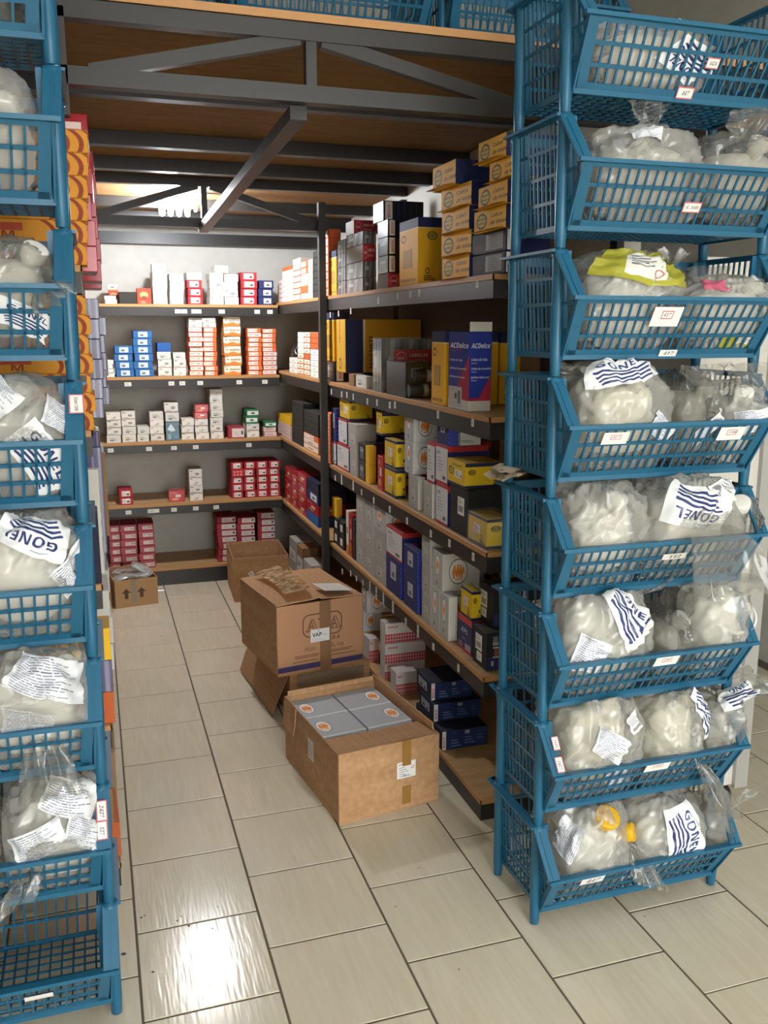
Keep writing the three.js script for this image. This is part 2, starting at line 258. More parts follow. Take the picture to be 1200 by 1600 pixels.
const P = {
  white1: print('white1', 96, 56, (g, w, h) => { fill(g, PALE, -1, -1, w + 2, h + 2); fill(g, '#a3433f', 6, 5, 18, 5); word(g, 'KS', 46, 34, 15, '#4b4744'); lines(g, 30, 42, 40, 2, 5, '#77726b'); fill(g, '#b9b3a8', 0, h - 2, w, 2); }),
  white2: print('white2', 96, 56, (g, w, h) => { fill(g, '#dedad0', -1, -1, w + 2, h + 2); fill(g, '#5b5750', 6, 6, 22, 5); oval(g, 60, 30, 14, 8, '#5a554f'); oval(g, 60, 30, 9, 4, '#b7b1a6'); lines(g, 12, 44, 60, 2, 5, '#8b857b'); fill(g, '#7e3a38', 0, h - 3, w, 2); }),
  white3: print('white3', 96, 56, (g, w, h) => { fill(g, '#d8d5cc', -1, -1, w + 2, h + 2); lines(g, 20, 20, 62, 3, 8, '#837e76', 3); fill(g, '#55504a', 22, 36, 26, 8); }),
  plainw: print('plainw', 64, 40, (g, w, h) => { fill(g, '#e9e6de', -1, -1, w + 2, h + 2); fill(g, '#b6b1a6', 22, 16, 20, 9); fill(g, '#c9c4b8', 0, h - 2, w, 2); }),
  red1: print('red1', 96, 56, (g, w, h) => { fill(g, '#b3232c', -1, -1, w + 2, h + 2); fill(g, '#ece5dc', 15, 6, 66, 42); for (let k = 0; k < 8; k++) oval(g, k % 2 ? 15 : 81, 8 + k * 6, 6, 4, '#b3232c'); oval(g, 62, 32, 11, 7, '#4c4746'); lines(g, 24, 20, 26, 3, 7, '#8d8681'); }),
  red2: print('red2', 96, 56, (g, w, h) => { fill(g, '#b0555d', -1, -1, w + 2, h + 2); fill(g, '#d9c9c2', 26, 16, 62, 28); word(g, 'TRW', 58, 30, 14, '#5f5a58'); lines(g, 32, 24, 22, 2, 8, '#8c807c'); fill(g, '#7f2832', 0, h - 3, w, 3); }),
  red3: print('red3', 110, 56, (g, w, h) => { fill(g, '#a4323b', -1, -1, w + 2, h + 2); fill(g, '#ded3cd', 26, 5, w - 26, h - 10); oval(g, w - 14, h / 2, 7, 11, '#55504f'); lines(g, 40, 22, 40, 3, 8, '#aaa09b'); }),
  redside: print('redside', 64, 40, (g, w, h) => { fill(g, '#8e1f29', -1, -1, w + 2, h + 2); lines(g, 8, 12, 44, 3, 8, '#b65058'); }),
  dots: print('dots', 64, 48, (g, w, h) => { fill(g, '#c2333a', -1, -1, w + 2, h + 2); for (let i = 0; i < 3; i++) for (let j = 0; j < 2; j++) oval(g, 14 + i * 18, 14 + j * 20, 6, 6, '#eba49c'); }),
  blue1: print('blue1', 110, 56, (g, w, h) => { fill(g, '#2a65a0', -1, -1, w + 2, h + 2); fill(g, '#cdd9df', 28, 7, 56, 40); oval(g, 50, 32, 12, 7, '#56636b'); lines(g, 34, 15, 42, 2, 7, '#7f8b92'); fill(g, '#1e4b7c', 0, h - 3, w, 3); }),
  navy1: print('navy1', 96, 56, (g, w, h) => { fill(g, '#222c63', -1, -1, w + 2, h + 2); fill(g, '#dfe0e2', 32, 9, 52, 38); oval(g, 58, 32, 12, 7, '#4d5057'); }),
  orange1: print('orange1', 96, 40, (g, w, h) => { fill(g, '#e06a33', -1, -1, w + 2, h + 2); fill(g, '#ebddd0', 2, 3, 68, h - 7); word(g, 'NGK', 42, 20, 13, '#5a4a42'); lines(g, 8, 14, 24, 2, 9, '#9b8b80'); }),
  orange2: print('orange2', 96, 40, (g, w, h) => { fill(g, '#ead6cb', -1, -1, w + 2, h + 2); fill(g, '#d65d2c', 0, h - 5, w, 5); word(g, 'G45', 52, 17, 14, '#554841'); fill(g, '#a77b68', 8, 12, 26, 5); }),
  wave: print('wave', 128, 80, (g, w, h) => { fill(g, '#e8dfc9', -1, -1, w + 2, h + 2); g.fillStyle = '#e08334'; g.beginPath(); g.moveTo(0, 46); for (let k = 0; k <= 20; k++) g.lineTo(k * w / 20, 52 + Math.sin(k / 20 * 9) * 7); g.lineTo(w, h + 1); g.lineTo(0, h + 1); g.fill(); word(g, 'MARFIN', 42, 30, 20, '#33302c'); fill(g, '#55504a', 12, 26, 16, 7); fill(g, '#8b6c4c', 0, 4, 26, 5); }),
  green1: print('green1', 96, 56, (g, w, h) => { fill(g, '#2f7a4d', -1, -1, w + 2, h + 2); fill(g, '#e2e6de', 4, 8, 88, 34); oval(g, 48, 26, 16, 8, '#4b544c'); }),
  pinkw: print('pinkw', 80, 40, (g, w, h) => { fill(g, '#dcc4bd', -1, -1, w + 2, h + 2); word(g, 'NAKATA', 12, 20, 12, '#a0565a'); fill(g, '#b06a6c', 0, h - 4, w, 4); }),
  tealpic: print('tealpic', 96, 64, (g, w, h) => { fill(g, '#24505f', -1, -1, w + 2, h + 2); g.fillStyle = '#b9cfd0'; g.beginPath(); g.moveTo(10, 26); g.lineTo(38, 6); g.lineTo(70, 30); g.lineTo(40, 34); g.fill(); fill(g, '#5e8f96', 14, 42, 22, 18); fill(g, '#1f6fae', 62, 46, 20, 10); }),
  redpic: print('redpic', 64, 64, (g, w, h) => { fill(g, '#b8442f', -1, -1, w + 2, h + 2); oval(g, 32, 28, 20, 14, '#d8a069'); oval(g, 32, 40, 14, 8, '#8d3a28'); lines(g, 14, 52, 36, 2, 6, '#e2c39c'); }),
  cream: print('cream', 64, 40, (g, w, h) => { fill(g, '#e3d9c6', -1, -1, w + 2, h + 2); fill(g, '#3d3833', 20, 15, 22, 6); fill(g, '#d2814c', 0, h - 9, w, 9); }),
  greybox: print('greybox', 110, 150, (g, w, h) => { fill(g, '#a8a59d', -1, -1, w + 2, h + 2); fill(g, '#c2bfb8', 34, 62, 44, 52); lines(g, 40, 70, 30, 4, 6, '#77736c'); fill(g, '#6f6a62', 44, 96, 18, 14); }),
  flameA: print('flameA', 128, 128, (g, w, h) => { fill(g, '#b5b4b1', -1, -1, w + 2, h + 2); flame(g, 64, 46, 24, 34); fill(g, '#b8b7b5', 40, 92, 34, 28); fill(g, '#75726d', 48, 102, 16, 12); }),
  flameB: print('flameB', 190, 120, (g, w, h) => { fill(g, '#e0deda', -1, -1, w + 2, h + 2); flame(g, 80, 58, 46, 40); lines(g, 140, 100, 30, 2, 6, '#8d8a86'); }),
  flameTop: print('flameTop', 160, 110, (g, w, h) => { fill(g, '#b2b5ba', -1, -1, w + 2, h + 2); flame(g, 38, 55, 24, 30); fill(g, '#e0e2e5', 0, h - 4, w, 5); }),
  flameTop2: print('flameTop2', 160, 110, (g, w, h) => { fill(g, '#b2b5ba', -1, -1, w + 2, h + 2); flame(g, 122, 55, 24, 30); fill(g, '#e0e2e5', 0, h - 4, w, 5); }),
  rwface: print('rwface', 120, 150, (g, w, h) => { fill(g, '#d2d0cf', -1, -1, w + 2, h + 2); fill(g, '#b3262e', -1, -1, w + 2, 11); fill(g, '#b3262e', -1, h - 9, w + 2, 11); word(g, 'MTE', 14, 32, 16, '#5b5757'); lines(g, 16, 50, 70, 5, 12, '#8b8888', 3); fill(g, '#5e5b5b', 72, 118, 30, 14); }),
  rwside: print('rwside', 220, 130, (g, w, h) => { fill(g, '#20296b', -1, -1, w + 2, h + 2); fill(g, '#c4332f', -1, -1, w + 2, 20); g.strokeStyle = '#c4333c'; g.lineWidth = 9; g.beginPath(); g.moveTo(90, 62); g.quadraticCurveTo(150, 34, 190, 62); g.stroke(); word(g, 'DS', 100, 88, 30, '#d9d9de'); }),
  navyface: print('navyface', 120, 140, (g, w, h) => { fill(g, '#262d63', -1, -1, w + 2, h + 2); fill(g, '#b9bcc2', 36, 20, 46, 64); lines(g, 42, 28, 32, 3, 7, '#6c6f77'); fill(g, '#6b6257', 48, 56, 22, 20); }),
  bluecheck: print('bluecheck', 96, 140, (g, w, h) => { fill(g, '#2636a2', -1, -1, w + 2, h + 2); for (let j = 0; j < 16; j++) for (let i = 0; i < 7; i++) fill(g, '#5a6ad0', i * 14 + (j % 2) * 7, j * 9, 8, 3); }),
  bluewhite: print('bluewhite', 200, 130, (g, w, h) => { fill(g, '#e9e7e4', -1, -1, w + 2, h + 2); fill(g, '#2b3a9c', -1, -1, 62, h + 2); for (let j = 0; j < 14; j++) for (let i = 0; i < 4; i++) fill(g, '#7080d8', i * 15 + (j % 2) * 7, 4 + j * 9, 9, 3); fill(g, '#8e8d90', 62, 0, 10, h); for (let j = 0; j < 7; j++) for (let i = 0; i < 7; i++) { g.save(); g.translate(84 + i * 16, 44 + j * 9); g.rotate(-.6); fill(g, '#c1bfc6', 0, 0, 12, 2); g.restore(); } lines(g, 80, 18, 108, 3, 7, '#4f4d52', 2); lines(g, 78, 108, 110, 2, 7, '#4f4d52', 2); }),
  dotted: print('dotted', 230, 96, (g, w, h) => { fill(g, '#ece5e2', -1, -1, w + 2, h + 2); word(g, 'WAHLER', 12, 18, 14, '#c6272d', 'italic bold'); lines(g, 12, 32, 60, 1, 4, '#b8afac', 2); fill(g, '#cf4a52', -1, 50, w + 2, 48); for (let j = 0; j < 3; j++) for (let i = 0; i < 16; i++) { fill(g, '#f0d9d6', i * 15 + 10, 50 + j * 16, 3, 16); fill(g, '#f0d9d6', i * 15 - 2, 62 + j * 16, 14, 3); } }),
  boschend: print('boschend', 96, 120, (g, w, h) => { fill(g, '#1c2238', -1, -1, w + 2, h + 2); fill(g, '#aeb4bf', 14, 26, 54, 62); lines(g, 20, 34, 40, 3, 8, '#585e69', 3); fill(g, '#4a4f59', 22, 62, 16, 18); oval(g, 54, 74, 7, 9, '#3d424c'); }),
  boschside: print('boschside', 260, 96, (g, w, h) => { fill(g, '#14295a', -1, -1, w + 2, h + 2); fill(g, '#e4dedb', -1, -1, 22, h + 2); g.save(); g.translate(11, 84); g.rotate(-Math.PI / 2); word(g, 'BOSCH', 0, 0, 17, '#c9352f'); g.restore(); lines(g, 50, 48, 66, 3, 15, '#6d86bd', 5); lines(g, 128, 40, 66, 3, 15, '#5d77b0', 5); lines(g, 202, 36, 48, 2, 15, '#4b649c', 5); fill(g, '#8e9296', 130, 6, 26, 18); }),
  blackbosch: print('blackbosch', 200, 90, (g, w, h) => { fill(g, '#1b1d28', -1, -1, w + 2, h + 2); fill(g, '#e1dad6', 8, 3, 36, h - 6); g.save(); g.translate(27, 76); g.rotate(-Math.PI / 2); word(g, 'BOSCH', 0, 0, 18, '#c9352f'); g.restore(); for (let k = 0; k < 9; k++) fill(g, k % 2 ? '#262a4a' : '#14151c', 56 + k * 15, 6, 9, h - 12); }),
  blackend: print('blackend', 110, 80, (g, w, h) => { fill(g, '#1d1f24', -1, -1, w + 2, h + 2); fill(g, '#75777b', 30, 14, 56, 52); fill(g, '#9b9da0', 30, 22, 56, 14); lines(g, 36, 44, 40, 3, 7, '#4c4e52'); }),
  bosch2: print('bosch2', 150, 90, (g, w, h) => { fill(g, '#24242b', -1, -1, w + 2, h + 2); fill(g, '#8f9092', 62, 8, 76, 72); lines(g, 84, 18, 42, 6, 10, '#5c5d60', 3); fill(g, '#b5b6b8', 66, 10, 8, 68); fill(g, '#8a2c2a', 14, 54, 34, 8); }),
  bosch2s: print('bosch2s', 96, 90, (g, w, h) => { fill(g, '#1b2244', -1, -1, w + 2, h + 2); fill(g, '#dcd6d2', 8, 2, 62, h - 4); g.save(); g.translate(38, 80); g.rotate(-Math.PI / 2); word(g, 'BOSCH', 0, 0, 20, '#c9352f'); g.restore(); }),
  blacklab: print('blacklab', 140, 170, (g, w, h) => { fill(g, '#1d1c1a', -1, -1, w + 2, h + 2); }),
  cabos: print('cabos', 190, 100, (g, w, h) => { fill(g, '#efb200', -1, -1, w + 2, h + 2); gear(g, 48, 50, 32, 36); word(g, 'Cabos', 100, 34, 24, '#3a3010', 'italic bold'); word(g, 'de Velas', 98, 66, 24, '#3a3010', 'italic bold'); }),
  tallyel: print('tallyel', 130, 230, (g, w, h) => { fill(g, '#ebaa00', -1, -1, w + 2, h + 2); fill(g, '#1d2450', -1, -1, w + 2, 34); fill(g, '#e8d9a8', -1, 34, w + 2, 3); oval(g, 30, 64, 18, 14, '#4d3c10'); oval(g, 30, 64, 13, 9, '#d99e14'); fill(g, '#b98a1c', 24, 104, 60, 66); fill(g, '#5b3f14', 84, 104, 6, 66); word(g, 'Cabos de Velas', 8, 212, 15, '#2c2408', 'bold'); }),
  tallyel2: print('tallyel2', 120, 230, (g, w, h) => { fill(g, '#ebb000', -1, -1, w + 2, h + 2); fill(g, '#1d2450', -1, -1, w + 2, 34); fill(g, '#e8d9a8', -1, 34, w + 2, 3); gear(g, 72, 62, 26, 15); g.lineWidth = 4; oval(g, 48, 184, 9, 9, '#3a3010', 4); lines(g, 30, 200, 70, 3, 7, '#3a3010', 3); }),
  bignear: print('bignear', 330, 160, (g, w, h) => { fill(g, '#d79f16', -1, -1, w + 2, h + 2); fill(g, '#1d2450', -1, -1, 76, h + 2); fill(g, '#e8dcb8', 76, -1, 9, h + 2); g.save(); g.translate(118, 150); g.rotate(-Math.PI / 2); word(g, 'MAGNETI', 0, -8, 22, '#2c2408'); word(g, 'MARELLI', 0, 14, 22, '#2c2408'); g.restore(); }),
  bigend: print('bigend', 90, 190, (g, w, h) => { fill(g, '#dda716', -1, -1, w + 2, h + 2); g.save(); g.translate(34, 84); g.rotate(-Math.PI / 2); word(g, 'Cabos de Velas', 0, 0, 12, '#2c2408'); g.restore(); oval(g, 38, 160, 13, 20, '#3c3010'); oval(g, 38, 160, 9, 15, '#dda716'); }),
  acA: print('acA', 170, 420, (g, w, h) => { fill(g, '#1f3292', -1, -1, w + 2, h + 2); word(g, 'ACDelco', 12, 72, 38, '#e9e9ec', 'italic bold'); fill(g, '#b8243c', 22, 96, 90, 4); g.fillStyle = '#b0223f'; g.beginPath(); g.moveTo(w, 120); g.lineTo(w, 350); g.lineTo(48, 350); g.fill(); for (let k = 0; k < 8; k++) lines(g, 78 - k * 3, 200 + k * 18, 88, 1, 8, '#7a2a55', 6); word(g, 'Cabos de Vela', 10, 150, 16, '#dcdfe8', 'italic bold'); word(g, 'Cables de encendido', 10, 196, 14, '#dcdfe8', 'italic bold'); word(g, 'Ignition wires sets', 10, 242, 14, '#dcdfe8', 'italic bold'); fill(g, '#b8243c', -1, 350, w + 2, 14); fill(g, '#d2ccc8', -1, 364, w + 2, 60); fill(g, '#bfb6b4', 4, 296, 112, 112); fill(g, '#4a4446', 56, 332, 18, 30); bars(g, 82, 318, 22, 70); lines(g, 12, 304, 60, 2, 8, '#6b6466'); }),
  acB: print('acB', 170, 420, (g, w, h) => { fill(g, '#22369e', -1, -1, w + 2, h + 2); word(g, 'ACDelco', 14, 72, 36, '#f0f0f2', 'italic bold'); g.fillStyle = '#b0223f'; g.beginPath(); g.moveTo(w, 225); g.lineTo(w, 350); g.lineTo(78, 350); g.fill(); word(g, 'Cabos de Vela', 12, 144, 19, '#e4e6ee', 'italic bold'); lines(g, 14, 162, 84, 1, 6, '#b9bfda', 4); word(g, 'Cables de encendido', 12, 192, 16, '#e4e6ee', 'italic bold'); lines(g, 14, 208, 84, 1, 6, '#b9bfda', 4); word(g, 'Ignition wires sets', 12, 238, 16, '#e4e6ee', 'italic bold'); lines(g, 14, 254, 84, 1, 6, '#b9bfda', 4); fill(g, '#b8243c', -1, 350, w + 2, 15); fill(g, '#dcd5cf', -1, 365, w + 2, 60); }),
  ngkred: print('ngkred', 230, 90, (g, w, h) => { fill(g, '#b5202a', -1, -1, w + 2, h + 2); oval(g, 44, 46, 30, 32, '#e7b9b7', 3); word(g, 'NGK', 22, 46, 19, '#f0dcda'); word(g, 'CABOS DE', 90, 32, 24, '#ecd6d4'); word(g, 'IGNICAO', 90, 62, 22, '#d9a5a4'); }),
  blister: print('blister', 150, 120, (g, w, h) => { fill(g, '#6f6e6c', -1, -1, w + 2, h + 2); for (let k = 0; k < 6; k++) { g.save(); g.translate(k * 28, 0); g.rotate(.12); fill(g, k % 2 ? '#93928f' : '#575654', 0, 0, 13, h * 1.2); g.restore(); } fill(g, '#a9a8a4', 20, 40, 44, 26); }),
  blackkit: print('blackkit', 190, 170, (g, w, h) => { fill(g, '#26241f', -1, -1, w + 2, h + 2); for (let k = 0; k < 9; k++) fill(g, '#8d8a80', 84 + k * 11, 20 + (k * 7 % 5) * 6, 5, 44 - (k * 5 % 4) * 6); fill(g, '#6b695f', 30, 26, 44, 46); lines(g, 36, 34, 30, 5, 7, '#35332d', 3); oval(g, 140, 128, 36, 15, '#c62f34'); oval(g, 140, 128, 29, 10, '#e9d9d6', 2); word(g, 'BOSAL', 116, 128, 14, '#ece4e2'); }),
  yelend: print('yelend', 190, 150, (g, w, h) => { fill(g, '#e0b51c', -1, -1, w + 2, h + 2); gear(g, 42, 66, 28, 26); fill(g, '#e2dccb', 82, 52, 74, 50); lines(g, 90, 62, 42, 4, 9, '#6c675d', 3); fill(g, '#5a7a3c', 138, 80, 14, 14); word(g, 'Bobina 605', 56, 24, 18, '#3a3010', 'italic bold'); fill(g, '#1d2450', -1, h - 12, w + 2, 14); }),
  yelside: print('yelside', 260, 120, (g, w, h) => { fill(g, '#f0c81b', -1, -1, w + 2, h + 2); fill(g, '#1d2450', -1, -1, w + 2, 18); gear(g, 46, 44, 26, 14); lines(g, 196, 86, 52, 3, 9, '#4c4012', 4); fill(g, '#1d2450', -1, h - 12, w + 2, 14); }),
  yelside2: print('yelside2', 160, 160, (g, w, h) => { fill(g, '#f4d117', -1, -1, w + 2, h + 2); fill(g, '#1d2450', -1, -1, w + 2, 16); gear(g, 56, 50, 34, 16); oval(g, 136, 110, 12, 12, '#33290c'); lines(g, 108, 128, 46, 2, 8, '#33290c', 4); fill(g, '#1d2450', -1, h - 16, w + 2, 18); }),
  yelend2: print('yelend2', 160, 160, (g, w, h) => { fill(g, '#ddb315', -1, -1, w + 2, h + 2); fill(g, '#1d2450', -1, -1, w + 2, 14); fill(g, '#e3d9dc', 44, 46, 58, 48); lines(g, 50, 54, 44, 5, 8, '#a33f6d', 3); g.save(); g.translate(118, 106); oval(g, 0, 0, 9, 9, '#33290c', 4); g.restore(); lines(g, 100, 122, 50, 3, 8, '#33290c', 5); fill(g, '#b9b8a0', 30, 106, 30, 22); fill(g, '#1d2450', -1, h - 14, w + 2, 16); }),
  apl: print('apl', 120, 160, (g, w, h) => { fill(g, '#32395e', -1, -1, w + 2, h + 2); fill(g, '#c04238', -1, -1, w + 2, 26); word(g, 'APL', 24, 62, 34, '#b9bccb', 'italic bold'); lines(g, 34, 96, 52, 2, 8, '#868cab', 3); fill(g, '#b3344a', -1, h - 12, w + 2, 14); fill(g, '#b09c98', 62, 118, 50, 30); fill(g, '#8d6f77', 6, 122, 34, 24); }),
  motor: print('motor', 110, 170, (g, w, h) => { fill(g, '#1a1b22', -1, -1, w + 2, h + 2); fill(g, '#232b55', 0, 110, w, 62); fill(g, '#b8b5b6', 38, 16, 5, 26); fill(g, '#b8b5b6', 48, 16, 5, 26); fill(g, '#b8b5b6', 58, 16, 5, 26); fill(g, '#a8a5a6', 34, 42, 34, 16); fill(g, '#9a4a3c', 44, 72, 34, 34); fill(g, '#d7c8c4', 78, 66, 24, 48); fill(g, '#d7d4d4', 36, 64, 36, 6); fill(g, '#d7d4d4', 36, 108, 36, 6); fill(g, '#b8bcc4', 28, 128, 14, 22); }),
  stripes: print('stripes', 120, 90, (g, w, h) => { fill(g, '#eaaf22', -1, -1, w + 2, h + 2); g.strokeStyle = '#a5641f'; g.lineWidth = 9; for (let k = 0; k < 5; k++) { g.beginPath(); g.moveTo(k * 28 - 14, -4); g.quadraticCurveTo(k * 28 + 16, 30, k * 28 + 2, h + 4); g.stroke(); } fill(g, '#f2d25a', w - 12, 0, 12, h); }),
  stripes2: print('stripes2', 300, 70, (g, w, h) => { fill(g, '#d9922a', -1, -1, w + 2, h + 2); fill(g, '#b44a34', -1, 10, 190, 26); word(g, 'M', 150, 48, 30, '#8f3b20'); word(g, 'Nakata', 46, 22, 20, '#f0d9a0', 'italic bold'); g.strokeStyle = '#8f3b20'; g.lineWidth = 8; for (let k = 0; k < 4; k++) { g.beginPath(); g.moveTo(220 + k * 24, -4); g.quadraticCurveTo(256 + k * 22, 26, 236 + k * 24, h + 4); g.stroke(); } }),
  violet: print('violet', 96, 72, (g, w, h) => { fill(g, '#5c5779', -1, -1, w + 2, h + 2); for (let k = 0; k < 12; k++) fill(g, k % 3 ? '#8d8aa0' : '#2e2a50', k * 8 + (k * 5 % 4), 0, 3, h); lines(g, 10, 16, 70, 5, 11, '#b7b5c4', 2); }),
  redgloss: print('redgloss', 96, 120, (g, w, h) => { fill(g, '#b52530', -1, -1, w + 2, h + 2); fill(g, '#dfd0cb', 40, 40, 32, 30); lines(g, 12, 14, 60, 2, 8, '#e07a6a', 4); oval(g, 40, 92, 22, 14, '#d98a3a'); }),
  navytxt: print('navytxt', 260, 120, (g, w, h) => { fill(g, '#171c38', -1, -1, w + 2, h + 2); word(g, 'O.V. C', 130, 60, 40, '#3d4468', 'normal'); }),
  arrows: print('arrows', 260, 200, (g, w, h) => { fill(g, '#a27b52', -1, -1, w + 2, h + 2); g.fillStyle = '#4b3a2e'; for (const x of [70, 160]) { g.beginPath(); g.moveTo(x, 62); g.lineTo(x + 30, 96); g.lineTo(x + 12, 96); g.lineTo(x + 12, 140); g.lineTo(x - 12, 140); g.lineTo(x - 12, 96); g.lineTo(x - 30, 96); g.fill(); } }),
  tag: print('tag', 48, 64, (g, w, h) => { fill(g, '#e2dfd6', -1, -1, w + 2, h + 2); lines(g, 10, 16, 28, 4, 9, '#77736c', 3); }),
  tagw: print('tagw', 90, 30, (g, w, h) => { fill(g, '#dedbd2', -1, -1, w + 2, h + 2); lines(g, 8, 8, 72, 2, 10, '#8c877f', 3); }),
  barcode: print('barcode', 96, 110, (g, w, h) => { fill(g, '#e4e2dd', -1, -1, w + 2, h + 2); lines(g, 10, 10, 74, 4, 9, '#66625d', 3); bars(g, 14, 52, 66, 40, '#2c2a28'); }),
  price: null,
};
const handTag = (s, w = 110, h = 56, frame = true, turn) => print('h' + s + w, w, h, (g) => { fill(g, '#ece9e4', -1, -1, w + 2, h + 2); if (frame) { g.strokeStyle = '#c8525c'; g.lineWidth = 5; g.strokeRect(3, 3, w - 6, h - 6); } g.textAlign = 'center'; word(g, s, w / 2, h / 2, Math.min(28, w / s.length * 1.4), '#37333a', 'italic bold', 'serif'); g.textAlign = 'left'; });
const paperTag = (s) => print('p' + s, 150, 92, (g, w, h) => { fill(g, '#eeeae6', -1, -1, w + 2, h + 2); g.strokeStyle = '#c8525c'; g.lineWidth = 4; g.strokeRect(48, 20, 56, 34); word(g, s, 55, 37, 22, '#4a3b42', 'italic bold', 'serif'); });
// the blue stripe print on the bags
const bagPrint = print('bagPrint', 300, 220, (g, w, h) => { fill(g, '#eceeef', -1, -1, w + 2, h + 2); g.fillStyle = '#27366e'; word(g, 'GONEL', 34, 62, 66, '#27366e'); for (let k = 0; k < 4; k++) { g.strokeStyle = '#27366e'; g.lineWidth = 13; g.beginPath(); g.moveTo(30 + k * 8, 116 + k * 26); g.quadraticCurveTo(150, 92 + k * 26, 262, 120 + k * 26); g.stroke(); } lines(g, 60, 20, 120, 1, 8, '#9aa2b8', 4); });
const bagInfo = print('bagInfo', 200, 130, (g, w, h) => { fill(g, '#e4e6ea', -1, -1, w + 2, h + 2); for (let k = 0; k < 15; k++) { let q = 12; const e = 110 + (k * 41 % 70); for (let i = 0; q < e; i++) { const l = 8 + ((i * 29 + k * 17) % 22); fill(g, k % 5 ? '#8b91a6' : '#5d6480', q, 9 + k * 8, Math.min(l, e - q), 3); q += l + 4; } } });
const bagCode = print('bagCode', 150, 100, (g, w, h) => { fill(g, '#edeeee', -1, -1, w + 2, h + 2); lines(g, 14, 12, 118, 5, 9, '#8b8d94', 3); bars(g, 16, 66, 100, 20, '#1e1e20'); });
const oliveLabel = print('olive', 200, 130, (g, w, h) => { fill(g, '#a9a638', -1, -1, w + 2, h + 2); fill(g, '#e3e2da', 60, 24, 84, 86); lines(g, 70, 34, 60, 5, 10, '#63606a', 4); oval(g, 128, 92, 9, 9, '#b55a52', 3); oval(g, 170, 40, 20, 9, '#5d5c22'); });
// ---------------------------------------------------------------- shelving
const LEVEL = [.075, .505, .917, 1.337, 1.757];
let sheetTex; // made once all prints are drawn
const ink = std('#ffffff', .72), gloss = std('#ffffff', .22);
const labelGeo = new Map();
function label(parent, rect, w, h, p, N, name = 'label', m = ink, spin = 0) {   // a thin sticker standing 0.6 mm proud of a face with normal N
  const key = [rect, w, h].join(); let g = labelGeo.get(key);
  if (!g) { g = chamferBox(w, h, .0008, .0002, { all: rect }); g.translate(0, -h / 2, 0); labelGeo.set(key, g); }
  const o = part(name, g, m, parent); o.position.copy(p);
  o.quaternion.setFromUnitVectors(V(0, 0, 1), N.clone().normalize());
  if (spin) o.rotateZ(spin); return o;
}
function woodBoard(x0, x1, y, s0, s1, t, parent, along) {
  const o = part('shelf_board', chamferBox(x1 - x0, t, s1 - s0, .0015), M.board, parent); o.position.set((x0 + x1) / 2, y - t, -(s0 + s1) / 2); return o;
}
const EX = 1.131, NEAR = 2.465, POSTS = 4.5, CORNER = 5.66, BACKX = 1.535;
// right-hand bays: boards with banded edges over dark steel fascias
function rightBay(s0, s1, lab, near, tags) {
  const t = thing('shelving_unit', lab, 'shelf');
  LEVEL.forEach((y, k) => {
    const b = woodBoard(EX + .004, BACKX, y, s0 + .004, s1, .016, t);
    part('edge_band', boxGeo(EX, EX + .004, y - .0165, y - .0005, -s1, -s0), M.edge, t);
    if (near) part('edge_band', boxGeo(EX, BACKX, y - .0165, y - .0005, -s0 - .004, -s0), M.edge, t);
    const low = k ? y - .07 : 0;
    part('fascia', boxGeo(EX + .003, EX + .016, low, y - .017, -s1, -s0 - .003), M.steel, t);
    if (near) part('end_fascia', boxGeo(EX + .016, BACKX, low, y - .017, -s0 - .016, -s0 - .003), M.steel, t);
  });
  part('back_panel', boxGeo(BACKX + .004, BACKX + .012, .05, 1.76, -s1, -s0 - .1), M.back, t);
  for (const [lv, px, py, w, h] of tags) { const y = LEVEL[lv] - .05, S = sAt(px, EX, y); label(t, (w ?? .022) > .03 ? P.tagw : P.tag, w ?? .02, h ?? .027, V(EX + .0028, yAt(py, EX, S), -S), V(-1, 0, 0), 'price_label'); }
}
rightBay(NEAR, POSTS - .003, 'long dark shelving bay on the right, nearest the camera', true, [
  [4, 504, 493], [4, 515, 492], [4, 528, 490], [4, 547, 486], [4, 590, 470], [4, 620, 463], [4, 640, 460], [4, 654, 458], [4, 744, 443],
  [3, 517, 612], [3, 533, 616], [3, 541, 617], [3, 551, 620], [3, 573, 627], [3, 588, 629], [3, 608, 633], [3, 616, 633], [3, 683, 648], [3, 737, 660],
  [2, 511, 739], [2, 523, 747], [2, 533, 744], [2, 533, 753], [2, 551, 758, .022, .05], [2, 564, 769], [2, 583, 782], [2, 608, 796], [2, 635, 814], [2, 672, 834], [2, 701, 849], [2, 738, 870],
  [1, 534, 893], [1, 547, 896], [1, 556, 904], [1, 566, 911], [1, 577, 913], [1, 577, 923], [1, 587, 922], [1, 587, 933], [1, 598, 930], [1, 598, 940], [1, 613, 948, .022, .055], [1, 633, 971], [1, 652, 982], [1, 652, 991], [1, 676, 1011], [1, 715, 1044],
]);
rightBay(POSTS + .003, ROOM.b - .02, 'dark shelving bay on the right in the far corner', false, []);
